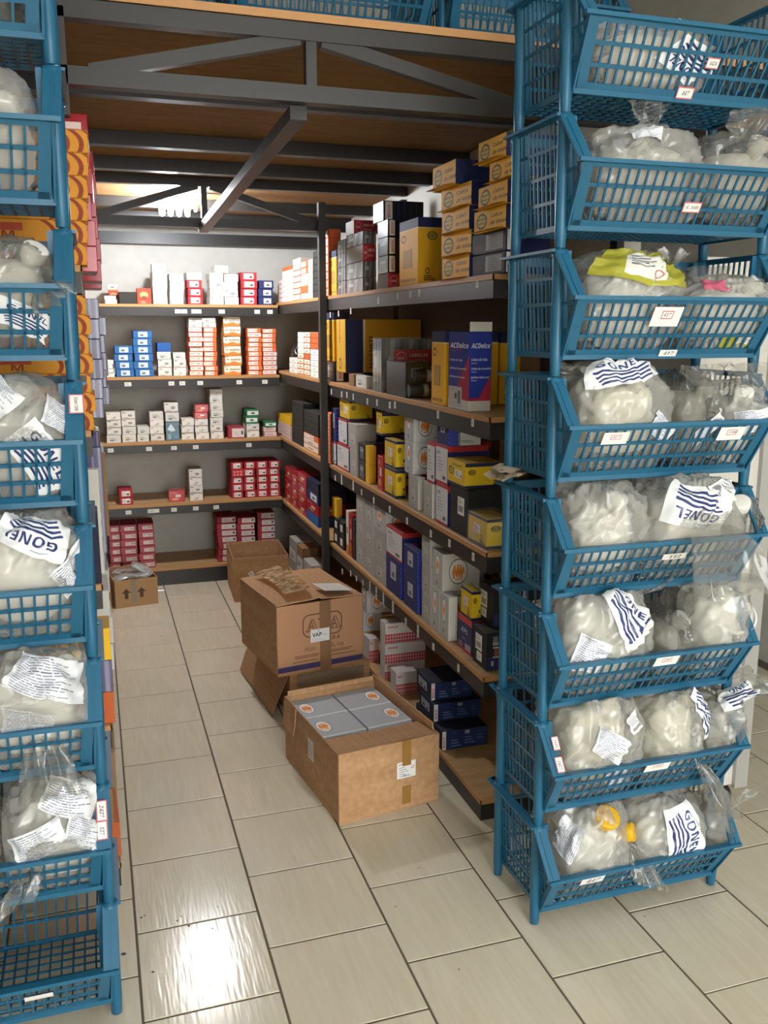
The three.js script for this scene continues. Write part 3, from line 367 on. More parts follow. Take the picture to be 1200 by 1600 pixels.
// the back bay across the end wall
{
  const t = thing('shelving_unit', 'wooden shelves across the white back wall at the aisle end', 'shelf');
  const ys = [.112, .527, .916, 1.312, 1.742], s0 = 5.63, s1 = ROOM.b - .012, x0 = -.0, x1 = EX - .006;
  ys.forEach((y, k) => {
    woodBoard(x0, x1, y, s0 + .004, s1, .016, t); part('edge_band', boxGeo(x0, x1, y - .0165, y - .0005, -s0 - .004, -s0), M.edge, t);
    part('fascia', boxGeo(x0, x1, k ? y - .068 : 0, y - .017, -s0 - .014, -s0 - .003), M.steel, t);
  });
  for (const [px, py, k, w] of [[288, 486, 4], [307, 486, 4, .06], [346, 488, 4], [278, 486, 4], [347, 488, 4], [402, 488, 4], [422, 488, 4], [200, 593, 3, .04], [268, 593, 3], [285, 593, 3], [313, 593, 3], [374, 595, 3], [414, 594, 3], [173, 690, 2], [233, 694, 2], [272, 694, 2], [306, 692, 2], [389, 684, 2], [201, 793, 1], [240, 791, 1, .07], [272, 789, 1], [306, 788, 1], [338, 780, 1]]) { const x = xAt(px, s0, ys[k] - .05); label(t, w ? P.tagw : P.tag, w ?? .034, .024, V(x, ys[k] - .042, -s0 + .0005 - .0025), V(0, 0, 1), 'price_label'); }
}
const BACK = [.112, .527, .916, 1.312, 1.742];
// left-hand bay, seen along its edge
{
  const t = thing('shelving_unit', 'dark shelving on the left seen edge on behind the baskets', 'shelf');
  const e = -.008, b = -.43, s0 = 2.465, s1 = 5.55;
  LEVEL.forEach((y, k) => {
    woodBoard(b, e - .004, y, s0 + .004, s1, .016, t); part('edge_band', boxGeo(e - .004, e, y - .0165, y - .0005, -s1, -s0), M.edge, t); part('edge_band', boxGeo(b, e, y - .0165, y - .0005, -s0 - .004, -s0), M.edge, t);
    part('fascia', boxGeo(e - .016, e - .003, k ? y - .07 : 0, y - .017, -s1, -s0 - .003), M.steel, t); part('end_fascia', boxGeo(b, e - .016, k ? y - .07 : 0, y - .017, -s0 - .016, -s0 - .003), M.steel, t);
  });
  part('back_panel', boxGeo(b - .012, b - .004, .05, 1.76, -s1, -s0), M.back, t);
}
// ---------------------------------------------------------------- blue stacking baskets
const BW = .575, RING = .297;
function basketParts() {
  const G = {}, z = V(0, 0, 1), x = V(1, 0, 0), y = V(0, 1, 0);
  // inner profile of a side wall: (depth, height); the walls lean in a little towards the base
  const lean = (h) => .014 * (RING - h) / .25;
  const side = (sg) => {
    const X = (h) => sg < 0 ? -.004 + lean(h) : BW + .004 - lean(h), m = new MB(), Q = (d, h) => V(X(h), h, d);
    const pts = [[-.245, .05], [-.262, RING - .004], [0, RING - .004], [.088, .182], [.012, .05]];
    for (let k = 0; k < 5; k++) { const a = pts[k], b = pts[(k + 1) % 5]; m.bar(Q(...a), Q(...b), .005, k === 2 ? .022 : .014, x); }
    const topAt = (d) => d < 0 ? RING - .006 : RING - .006 - d / .088 * .115, botAt = (d) => d < .012 ? .055 : .055 + (d - .012) / .076 * .13;
    for (let d = -.235; d < .08; d += .0215) m.bar(Q(d, botAt(d)), Q(d, topAt(d)), .004, .0045, x);
    for (const h of [.112, .172, .232]) { const d0 = -.25 - (h - .05) * .06, d1 = h < .182 ? .012 + (h - .05) * .57 : .088 - (h - .182) * .765; m.bar(Q(d0, h), Q(d1, h), .004, .0075, x); }
    return m.geo();
  };
  G.side_panel = side(-1); G.side_panel_b = side(1);
  { // leaning front panel, three rows of slots
    const m = new MB(), Q = (u, t) => V(.006 + lean(.05) * (1 - t) + u * (BW - .012 - 2 * lean(.05) * (1 - t)), .05 + .132 * t, .012 + .076 * t), n = V(0, .076, -.132).normalize();
    m.bar(Q(0, .05), Q(1, .05), .005, .02, n).bar(Q(0, .97), Q(1, .97), .006, .012, n);
    for (const t of [.36, .66]) m.bar(Q(0, t), Q(1, t), .004, .0085, n);
    m.bar(Q(.018, 0), Q(.018, 1), .005, .024, n).bar(Q(.982, 0), Q(.982, 1), .005, .024, n);
    for (let k = 1; k < 21; k++) m.bar(Q(.036 + .928 * k / 21, .05), Q(.036 + .928 * k / 21, .97), .004, .005, n);
    G.front_panel = m.geo();
  }
  { const m = new MB(), Q = (u, h) => V(lean(h) + u * (BW - 2 * lean(h)), h, -.245 - (h - .05) * .068);
    for (let k = 0; k <= 22; k++) m.bar(Q(k / 22, .05), Q(k / 22, RING - .006), .004, k % 22 ? .005 : .02, z);
    for (const h of [.055, .112, .172, .232, RING - .012]) m.bar(Q(0, h), Q(1, h), .004, h > .28 ? .022 : .008, z);
    G.back_panel = m.geo(); }
  { const m = new MB();
    for (let k = 0; k <= 20; k++) { const a = .016 + (BW - .032) * k / 20; m.bar(V(a, .05, -.245), V(a, .05, .014), .0045, .004, x); }
    for (let k = 0; k <= 9; k++) { const d = -.243 + .255 * k / 9; m.bar(V(.014, .05, d), V(BW - .014, .05, d), .0045, .004, z); }
    m.bar(V(.01, .047, .01), V(BW - .01, .047, .01), .012, .012, z);
    G.base_panel = m.geo(); }
  { // rim: flat flange along sides and back, sloping ears, front lip
    const m = new MB(); const o = .012;
    m.bar(V(-o, RING - .004, -.275), V(-o, RING - .004, .01), .026, .006, x).bar(V(BW + o, RING - .004, -.275), V(BW + o, RING - .004, .01), .026, .006, x).bar(V(-o, RING - .004, -.27), V(BW + o, RING - .004, -.27), .02, .006, z);
    for (const sg of [0, 1]) { const a = sg ? BW + .001 : -.001, b = sg ? BW - .004 : .004; m.bar(V(a, RING - .004, .008), V(b, .184, .094), .034, .006, x); }
    m.bar(V(-.012, .184, .092), V(BW + .012, .184, .092), .02, .009, z);
    G.rim = m.geo(); }
  const post = new THREE.LatheGeometry([[0, .002], [.0125, .002], [.0145, .05], [.0145, .06], [.016, RING - .02], [.0185, RING - .018], [.0185, RING - .0005], [0, RING - .0005]].map(([r, h]) => new THREE.Vector2(r, h)), 14);
  const fin = (sx) => new MB().box(sx > 0 ? .008 : -.03, sx > 0 ? .03 : -.008, .045, RING - .003, -.003, .003).geo();
  G.post = post; G.finA = fin(1); G.finB = fin(-1);
  return G;
}
const BG = basketParts();
function basket(x, y, s, lab, group, tags = [], turn = 0, m = M.blue) {
  const t = thing('stacking_basket', lab, 'basket', [x, y, -s], turn, group);
  part('front_panel', BG.front_panel, m, t); part('back_panel', BG.back_panel, m, t); part('base_panel', BG.base_panel, m, t); part('side_panel', BG.side_panel, m, t); part('side_panel', BG.side_panel_b, m, t); part('rim', BG.rim, m, t);
  for (const [px, pz, f] of [[0, 0, 1], [BW, 0, 0], [0, -.235, 1], [BW, -.235, 0]]) { const q = part('post', BG.post, m, t); q.position.set(px, 0, pz); const fn = part('fin', f ? BG.finA : BG.finB, m, q); }
  for (const [rect, w, h, u, v, kind] of tags) {   // stickers: u across the front, v: on the front panel 0..1, 'ear' on the sloping ear
    if (kind === 'post') label(t, rect, w, h, V(u, v, .0195), V(0, 0, 1), 'price_sticker', ink, Math.PI / 2);
    else if (kind === 'ear') label(t, rect, w, h, V(u, v, .012 + (RING - v) / .113 * .086 + .0048), V(0, .086, .113).normalize(), 'price_sticker', ink, -Math.PI / 2);
    else label(t, rect, w, h, V(u * BW, .05 + .132 * v, .012 + .076 * v).addScaledVector(V(0, -.5, .866), .0062), V(0, -.5, .866), 'price_sticker', ink);
  }
  return t;
}
const ORD = ['bottom', 'second', 'third', 'fourth', 'fifth', 'sixth', 'seventh', 'eighth', 'ninth', 'tenth', 'eleventh', 'twelfth', 'thirteenth'];
const RT = { x: 1.062, s: 1.945 }, LT = { x: -.038 - BW, s: 1.957 };
const rightTags = [
  [[handTag('447', 80, 36, false), .07, .03, .22, .82]], [[paperTag('416'), .075, .035, .53, .86], [handTag('1125'), .035, .02, .016, .255, 'ear'], [handTag('2427'), .04, .022, .012, .212, 'ear']], [[paperTag('GM'), .07, .035, .54, .86]], [[handTag('112', 90, 40, false), .07, .02, .56, .7]],
  [[paperTag('417'), .07, .035, .22, .8], [paperTag('1106'), .075, .04, .8, .8]], [[paperTag('417'), .08, .052, .44, .72], [handTag('417', 80, 40, false), .05, .018, .52, .06]], [[handTag('G. 1105'), .05, .026, .56, .4]], [[handTag('4424'), .034, .024, .6, .55], [handTag('447'), .045, .027, .52, .1]],
];
for (let k = 0; k < 8; k++) basket(RT.x, k * RING, RT.s, `blue slatted stacking basket, ${k ? ORD[k] + ' from the floor' : 'lowest'}, in the right tower`, 'baskets of the right tower', rightTags[k]);
const leftTags = { 1: [[handTag('2427'), .045, .024, BW - .002, .255, 'ear'], [handTag('127'), .04, .024, BW - .003, .222, 'ear']], 4: [[handTag('Exact 1106', 130, 60), .045, .03, BW + .004, .255, 'ear']], 0: [[handTag(' ', 80, 36, false), .06, .02, .72, .7]] };
for (let k = 0; k < 8; k++) basket(LT.x, k * (RING + .002), LT.s, `blue slatted stacking basket, ${k ? ORD[k] + ' from the floor' : 'lowest and empty'}, in the left tower`, 'baskets of the left tower', leftTags[k]);
for (const [x, s, w] of [[-.18, 2.74, 'leftmost of the three'], [.46, 2.74, 'middle of the three'], [1.09, 2.74, 'rightmost of the three']]) basket(x - .02, 2.3918 - .0105, s, `blue basket standing on the mezzanine deck, ${w}`, 'baskets on the mezzanine');
// ---------------------------------------------------------------- boxes
const boxCache = new Map();
const KIND = {   // aisle or end face, near face, top, category colour word
  white1: [P.white1, '#cfcabf', '#c9c4b8'], white2: [P.white2, '#cfcabf', '#c9c4b8'], white3: [P.white3, '#c6c2b8', '#c9c4b8'], plainw: [P.plainw, '#dcd8cf', '#d8d4ca'],
  red1: [P.red1, P.redside, '#a8252f'], red2: [P.red2, P.redside, '#93313b'], red3: [P.red3, P.redside, '#93313b'], dots: [P.dots, P.redside, '#a8252f'], blue1: [P.blue1, '#245a90', '#2a65a0'], navy1: [P.navy1, '#1c2552', '#222c63'],
  orange1: [P.orange1, '#d9622c', '#e0703a'], orange2: [P.orange2, '#cc5a2a', '#d8683a'], wave: [P.wave, '#c78f57', '#8f6b45'], green1: [P.green1, '#27633f', '#2f7a4d'], pinkw: [P.pinkw, '#cdb3ac', '#d5bdb6'], teal: [P.tealpic, '#1c3f4b', '#24505f'], redpic: [P.redpic, '#9b3826', '#8d3323'], cream: [P.cream, '#c98552', '#d8c8ae'],
  black: ['#26241f', '#211f1c', '#2b2925'], grey: [P.greybox, '#ccc9c2', '#b0ada5'], greyw: [P.greybox, '#eceae5', '#b0ada5'], flame: [P.flameA, P.flameB, '#bdbcb9'], flamew: [P.flameA, '#f0efed', '#bdbcb9'],
  rw: [P.rwface, P.rwside, '#b3262e'], navyb: [P.navyface, P.bluecheck, '#20275a'], bluew: [P.navyface, P.bluewhite, '#2b3a9c'], dotted: ['#d3ccc9', P.dotted, '#c4bdba'], bosch: [P.boschend, P.boschside, '#11182f'],
  bbosch: [P.blackend, P.blackbosch, '#17181d'], bosch2: [P.bosch2, P.bosch2s, '#1b1c26'], cabos: [P.cabos, NAVY, '#c9971a'], tall: [P.tallyel, P.tallyel2, '#1d2450'], big: [P.bigend, P.bignear, '#c9971a'], ac: [P.acA, P.acB, '#1f3292'],
  ngk: ['#8f8c88', P.ngkred, '#a01c26'], blister: [P.blister, P.blister, '#7d7b78'], kit: ['#2b2924', P.blackkit, '#2b2924'], yel: [P.yelend, P.yelside, '#b8941f'], yel2: [P.yelend2, P.yelside2, '#b99a2a'], apl: [P.apl, '#272d52', '#b23a32'], blackl: [P.blacklab, '#1a1917', '#2a2825'], motor: [P.blacklab, P.motor, '#2a2825'],
  stripe: [P.stripes2, P.stripes, '#d99b25'], stripen: [P.stripes, P.stripes2, '#d99b25'], violet: [P.violet, P.violet, '#4d4869'], redg: [P.redgloss, P.redgloss, '#a8252f'], navyt: [P.navytxt, P.navytxt, '#171c38'], kraft: ['#96714b', '#8a6744', '#9c774f'], yplain: [YEL, '#dba812', '#c99a12'], bplain: ['#20579b', '#1c4f93', '#1d4c87'], orangeb: ['#c4602c', '#b95b2b', '#c4602c'],
};
const asRect = (v) => Array.isArray(v) ? v : paint(v);
function boxShape(kind, w, h, d, face) {   // face 'nx': the main print looks across the aisle; 'pz': it looks towards the camera
  const key = [kind, w.toFixed(4), h.toFixed(4), d.toFixed(4), face].join();
  if (!boxCache.has(key)) {
    const [a, b, c] = KIND[kind].map(asRect);
    boxCache.set(key, chamferBox(w, h, d, Math.min(.0016, h * .06), face === 'nx' ? { nx: a, px: a, pz: b, nz: b, py: c, ny: c } : face === 'px' ? { px: a, nx: a, pz: b, nz: b, py: c, ny: c } : { pz: a, nz: a, nx: b, px: b, py: c, ny: c }));
  }
  return boxCache.get(key);
}
const GLOSSY = new Set(['bbosch', 'blister', 'kit', 'redg', 'violet', 'teal']);
const NAME = { white: /^(white|plainw|cream|pinkw)/, red: /^(red|dots|rw|dotted|ngk)/, blue: /^(blue|bplain|navy|bosch|ac|apl|teal)/, orange: /^(orange|wave)/, yellow: /^(cabos|tall|big|yel|yplain|stripe)/, grey: /^(grey|flame|blister)/, green: /^green/, black: /^(black|bbosch|kit|motor)/, violet: /^violet/, brown: /^kraft/ };
const nameOf = (kind) => (Object.keys(NAME).find((n) => NAME[n].test(kind)) ?? 'parts') + '_box';
function carton(kind, x, y, s, w, h, d, lab, group, face = 'nx', turn = 0, name = nameOf(kind), cat = 'box') {
  return top(name, boxShape(kind, w, h, d, face), GLOSSY.has(kind) ? gloss : ink, lab, cat, [x, y, -s], turn, group);
}
const nth = (k, n) => k === n - 1 && n > 1 ? 'topmost' : ['lowest', 'second lowest', 'third lowest', 'fourth lowest', 'fifth lowest', 'sixth lowest', 'seventh lowest', 'eighth lowest', 'ninth lowest', 'tenth lowest', 'eleventh lowest', 'twelfth lowest'][k];
// a stack on the back shelves: pixel columns give its place across, boxes are listed from the bottom up
function backStack(level, pl, pr, hpx, kinds, desc, d = .16, sf = 5.655) {
  let y = BACK[level] + .0004; const n = kinds.length;
  const S = sf + rr(0, .02), xl = xAt(pl, S, y + .05), xr = xAt(pr, S, y + .05), hh = hpx / 256 / n;
  kinds.forEach((k, i) => {
    const [kind, f = 1] = Array.isArray(k) ? k : [k], h = hh * f, w = (xr - xl) * (kind === 'plainw' ? .95 : .97);
    carton(kind, (xl + xr) / 2 + rr(-.003, .003), y, S + d / 2 + rr(-.003, .006), w, h - .0008, d, n > 1 ? `${nth(i, n)} in ${desc}` : desc, 'boxes on the back shelves', 'pz', rr(-.035, .035));
    y += h;
  });
}
const rep = (k, n) => Array(n).fill(k);
// back wall, shelf by shelf from the top
backStack(4, 163, 182, 12, rep('plainw', 2), 'pair of flat white boxes at left end of top back shelf');
backStack(4, 169, 185, 31, ['cream', 'redpic', 'cream'], 'short pinkish stack behind flat white boxes, top back shelf', .1, 5.83);
backStack(4, 185, 213, 18, ['black'], 'plain black box on the top back shelf');
backStack(4, 214, 237, 24, ['redpic'], 'red box with picture beside black box, top back shelf', .09);
backStack(4, 239, 262, 61, rep('plainw', 5), 'tall bright white stack left of the bulb, top back shelf');
backStack(4, 265, 287, 41, [['plainw', 1.3], ['plainw', 1.3], ['plainw', .8]], 'white stack of three on the top back shelf');
backStack(4, 293, 317, 49, ['red1', 'red1', 'red1', 'white1'], 'red and white stack left of twin white stacks, top back shelf');
backStack(4, 328, 350, 48, ['white1', 'white1', 'white2', 'white1'], 'left twin white stack, top back shelf');
backStack(4, 350.5, 373, 47, ['white1', 'white2', 'white1', 'white1'], 'right twin white stack, top back shelf');
{ const y = BACK[4] + .0004 + 48 / 256 + .0008, S = 5.665; carton('white1', xAt(346, S, y), y, S + .08, .08, .044, .15, 'single white box laid across the twin white stacks', 'boxes on the back shelves', 'pz', .03); }
backStack(4, 376, 402, 50, rep('red1', 4), 'red and white stack beside navy boxes, top back shelf');
backStack(4, 404, 427, 38, rep('navy1', 3), 'navy stack of three on the top back shelf');
backStack(3, 162, 178, 26, rep('plainw', 4), 'four thin white boxes, left end of second back shelf');
backStack(3, 180, 209, 47, rep('blue1', 4), 'shorter blue stack, second back shelf');
backStack(3, 210, 240, 70, rep('blue1', 6), 'taller blue stack, second back shelf');
backStack(3, 247, 269, 53, ['white2', 'white2', ['white3', .85], ['bplain', 1.05]], 'white stack with blue box on top, second back shelf');
backStack(3, 272, 292, 39, ['white1', 'white2', ['white3', .8]], 'white stack with grey box on top, second back shelf');
backStack(3, 297, 318.5, 90, [...rep('orange2', 9), 'orange2', 'white3', 'white3'], 'left tall peach stack, second back shelf');
backStack(3, 319, 340, 90, [...rep('orange1', 9), 'orange1', 'white3', 'white3'], 'right tall orange stack, second back shelf');
backStack(3, 351, 378, 92, rep('wave', 6), 'stack with orange waves, second back shelf');
backStack(3, 388, 410, 74, [...rep('orange1', 8), 'orange2', 'orange1'], 'orange stack left of corner, second back shelf');
backStack(3, 411, 433, 73, [...rep('orange2', 5), ...rep('orange1', 5)], 'orange stack in corner, second back shelf');
backStack(2, 167, 190, 47, ['white3', 'white2', 'white2', 'white1'], 'leftmost white stack, middle back shelf');
backStack(2, 191, 213, 48, ['white3', 'white3', 'white2', 'white2'], 'second white stack from left, middle back shelf');
backStack(2, 214, 233, 23, ['white3', 'white3'], 'low pair of white boxes, middle back shelf');
backStack(2, 235, 257, 46, ['white2', 'white1', 'white1', 'white3'], 'white stack left of teal package, middle back shelf');
backStack(2, 259, 281, 45, [['teal', 2], 'white3', 'white2'], 'stack on teal package, middle back shelf');
backStack(2, 284, 304, 34, rep('white1', 3), 'white stack of three, middle back shelf');
backStack(2, 306, 327, 56, ['white1', 'white1', 'white1', ['redg', .9], ['redg', 1.1]], 'white stack with glossy red packs on top, middle back shelf');
backStack(2, 329, 349, 81, ['white1', 'white2', ...rep('white3', 4), ['white1', .9]], 'tall greyish stack, middle back shelf');
backStack(2, 357, 383, 18, ['red3'], 'single red and white box, middle back shelf');
backStack(2, 385, 405, 45, ['white1', 'white2', 'green1', 'green1'], 'stack with two green boxes on top, middle back shelf');
backStack(2, 413, 432, 24, ['pinkw', 'pinkw', 'green1'], 'small pink and green stack in corner, middle back shelf');
backStack(1, 186, 208, 24, ['red1', 'red1'], 'pair of red and white boxes, fourth back shelf');
backStack(1, 263, 289, 18, ['redg'], 'glossy red pack alone on fourth back shelf', .08);
backStack(1, 297, 318, 50, ['white1', 'white2', 'white1', ['white2', 1.1]], 'white stack of four, fourth back shelf');
[[362, 381], [382, 400.5], [401, 419.5], [420, 438]].forEach(([a, b], i) => backStack(1, a, b, 60, [...rep('red1', 3), i ? 'red1' : 'dots', 'red1'], `${['first', 'second', 'third', 'fourth'][i]} red column in block on fourth back shelf`, .2));
[[172, 190], [191, 217], [218, 243]].forEach(([a, b], i) => backStack(0, a, b, 74, rep('red2', 6), `${['left', 'middle', 'right'][i]} dull red stack on lowest back shelf`, .18));
[[341, 371], [372, 400], [404, 431]].forEach(([a, b], i) => backStack(0, a, b, [76, 74, 80][i], rep('red3', 7), `${['left', 'middle', 'right'][i]} red and white stack above open carton, lowest back shelf`, .2));

// right-hand shelves: the aisle face stands on the plane X, pixel columns give its far and near ends and the far end of the near face
const RG = 'boxes on the right shelves';
function rbox(kind, lab, { X = 1.148, L, N, E, D, y, t, h, px, turn = 0, d2 = 0 }) {
  const ym = y + .05, sn = sAt(N, X, ym), sf = Math.max(sAt(L, X, ym), sn + .02), hh = h ?? yAt(t, X, sn) - y, dx = D ?? Math.max(.03, xAt(E, sn, ym) - X);
  const o = carton(kind, X + dx / 2, y, (sn + sf) / 2, dx, Math.max(.01, hh - .0008), sf - sn - .0015, lab, RG, 'nx', turn);
  return { y: y + hh + .0002, o, X, sn, sf, dx, h: hh };
}
const sticker = (b, rect, w, h, u, v, spin = 0) => label(b.o, rect, w, h, V(-b.dx / 2 - .0006, v * b.h, (b.sf - b.sn) * (u - .5)), V(-1, 0, 0), 'label', ink, spin);   // on the aisle face, u from the far to the near end
function flap(b, m, len, droop, name = 'flap') {   // a tuck flap standing off the lower edge of the aisle face
  const d = (b.sf - b.sn) * .46, q = new MB(), a = -b.dx / 2 - .0005, e = a - len * Math.cos(droop), f = .002 - len * Math.sin(droop);
  q.quad(V(a, .004, -d), V(e, f, -d * .93), V(e, f, d * .93), V(a, .004, d)).quad(V(a, .003, d), V(e, f - .001, d * .93), V(e, f - .001, -d * .93), V(a, .003, -d));
  part(name, q.geo(), m, b.o);
}
const flapMat = std('#e6ac08', .35);
// --- top shelf
{
  const y = LEVEL[4] + .0004; let b;
  const a1 = { L: 505, N: 514, D: .06 }; let q = y; for (let k = 0; k < 8; k++) { b = rbox('orange1', `${nth(k, 8)} orange spark plug box in stack by post, top right shelf`, { ...a1, y: q, h: .04 }); q = b.y; }
  b = rbox('tall', 'slim yellow box leaning beside orange stack, top right shelf', { L: 516, N: 526, D: .05, y, t: 390 });
  q = y; for (let k = 0; k < 4; k++) { b = rbox('blister', `${nth(k, 4)} clear pack in left column, top right shelf`, { L: 527, N: 540, D: .1, y: q, h: .062 }); q = b.y; }
  q = y; for (const [k, kd, h] of [[0, 'blister', .06], [1, 'blister', .07], [2, 'ngk', .07], [3, 'blister', .055]]) { b = rbox(kd, `${nth(k, 4)} pack under the red box, top right shelf`, { L: 541, N: 567, E: 588, y: q, h }); q = b.y; }
  b = rbox('ngk', 'red and grey box with white lettering on clear packs', { L: 540, N: 553, E: 589, y: q, h: .06 });
  q = y; for (const [k, kd, h] of [[0, 'ngk', .06], [1, 'bbosch', .07], [2, 'bbosch', .07], [3, 'bbosch', .066], [4, 'bbosch', .078]]) { b = rbox(kd, k < 4 ? `${nth(k, 9)} in black pack column beside yellow box, top right shelf` : 'uppermost black pack with white side strip, top right shelf', { L: k === 4 ? 583 : 590, N: k === 4 ? 599 : 606, E: k === 4 ? 662 : 655, y: q, h, X: 1.15 }); q = b.y; }
  b = rbox('tall', 'large yellow upright box with blue top, top right shelf', { L: 624, N: 653, E: 690, y, t: 338, X: 1.143 });
  q = y; for (let k = 0; k < 4; k++) { b = rbox('cabos', `${nth(k, 5)} yellow cable box in shorter column, top right shelf`, { L: 690, N: 735, D: .28, y: q, h: .0735, X: 1.147 + k * .003, turn: .02 * (k % 2 ? 1 : -1) }); flap(b, flapMat, .025, .04); q = b.y; }
  b = rbox('cabos', 'topmost yellow cable box of shorter column, pushed forward', { L: 676, N: 712, D: .28, y: q, h: .078, X: 1.142 }); flap(b, flapMat, .03, .05);
  q = y; for (let k = 0; k < 2; k++) { b = rbox('bosch2', `${k ? 'upper' : 'lower'} dark box with white side panel, near end of top right shelf`, { L: 738, N: 789 - k * -2, E: 812, y: q, h: .062, X: 1.15 }); q = b.y; }
  for (let k = 0; k < 4; k++) { b = rbox('cabos', `${['lowest', 'second', 'third', 'topmost'][k]} yellow cable box of taller column, near end of top right shelf`, { L: [741, 747, 765, 748][k], N: [790, 795, 810, 789][k], D: .27, y: q, h: [.066, .066, .062, .066][k], X: 1.146 + (k === 2 ? .01 : 0), turn: [.01, -.02, .02, .03][k] }); flap(b, flapMat, .026, .04); q = b.y; }
}
// --- second shelf
{
  const y = LEVEL[3] + .0004; let b, q;
  b = rbox('bbosch', 'black pack lying under far yellow box, second right shelf', { L: 508, N: 523, D: .2, y, h: .1 });
  b = rbox('tall', 'far yellow box with blue top beside the post, second right shelf', { L: 508, N: 522, E: 546, y: b.y, h: .24 });
  b = rbox('kraft', 'small brown carton under long yellow box, second right shelf', { L: 545, N: 553, E: 571, y, h: .055 }); 
  b = rbox('white3', 'small white box with red mark, second right shelf', { L: 556, N: 572, E: 583, y, h: .055 });
  b = rbox('big', 'long yellow and blue box on its side, second right shelf', { L: 526, N: 540, D: .38, y: b.y, h: .25 });
  b = rbox('blister', 'clear hanging pack with spark cables, second right shelf', { L: 583, N: 596, D: .22, y, t: 529, X: 1.142 });
  label(b.o, P.ngkred, .17, .07, V(.03, b.h - .08, (b.sf - b.sn) / 2 + .0012), V(0, 0, 1), 'header_card', gloss);
  { const f = part('clear_shell', new MB().box(-b.dx / 2 - .004, b.dx / 2 + .004, .001, b.h + .004, -.05, (b.sf - b.sn) / 2 + .006).geo(), M.wrap, b.o); }
  b = rbox('kit', 'black pack with grey cylinders and red oval, second right shelf', { L: 604, N: 634, D: .14, y, t: 566, X: 1.138 });
  for (const [k, w] of [[0, .03], [1, .022]]) { const g = new THREE.CylinderGeometry(.024, .024, .09 - k * .02, 20); g.rotateZ(Math.PI / 2); const c = part('cylinder', g, std('#35332f', .35), b.o); c.position.set(-b.dx / 2 + .05 + k * .012, .03 + k * .055, (b.sf - b.sn) / 2 + .016); const r = part('paper_ring', new THREE.CylinderGeometry(.0245, .0245, .018, 20).rotateZ(Math.PI / 2), std('#a5a298', .6), c); r.position.x = .02; }
  b = rbox('tall', 'yellow box with blue ends left of the blue white pair, second right shelf', { L: 674, N: 694, D: .2, y, t: 517, X: 1.142 });
  b = rbox('ac', 'blue box with red triangle and white base, second right shelf', { L: 700, N: 732, E: 767, y, t: 518, X: 1.14 });
  part('hang_header', new MB().box(-b.dx / 2 + .002, b.dx / 2, b.h, b.h + .03, (b.sf - b.sn) / 2 - .004, (b.sf - b.sn) / 2 - .002).geo(), M.white, b.o);
  rbox('tall', 'yellow box standing behind the blue white box, second right shelf', { X: 1.36, L: 762, N: 780, D: .08, y, h: .25 });
  rbox('kraft', 'brown carton at the back of second right shelf', { X: 1.445, L: 780, N: 810, D: .085, y, h: .22 });
}
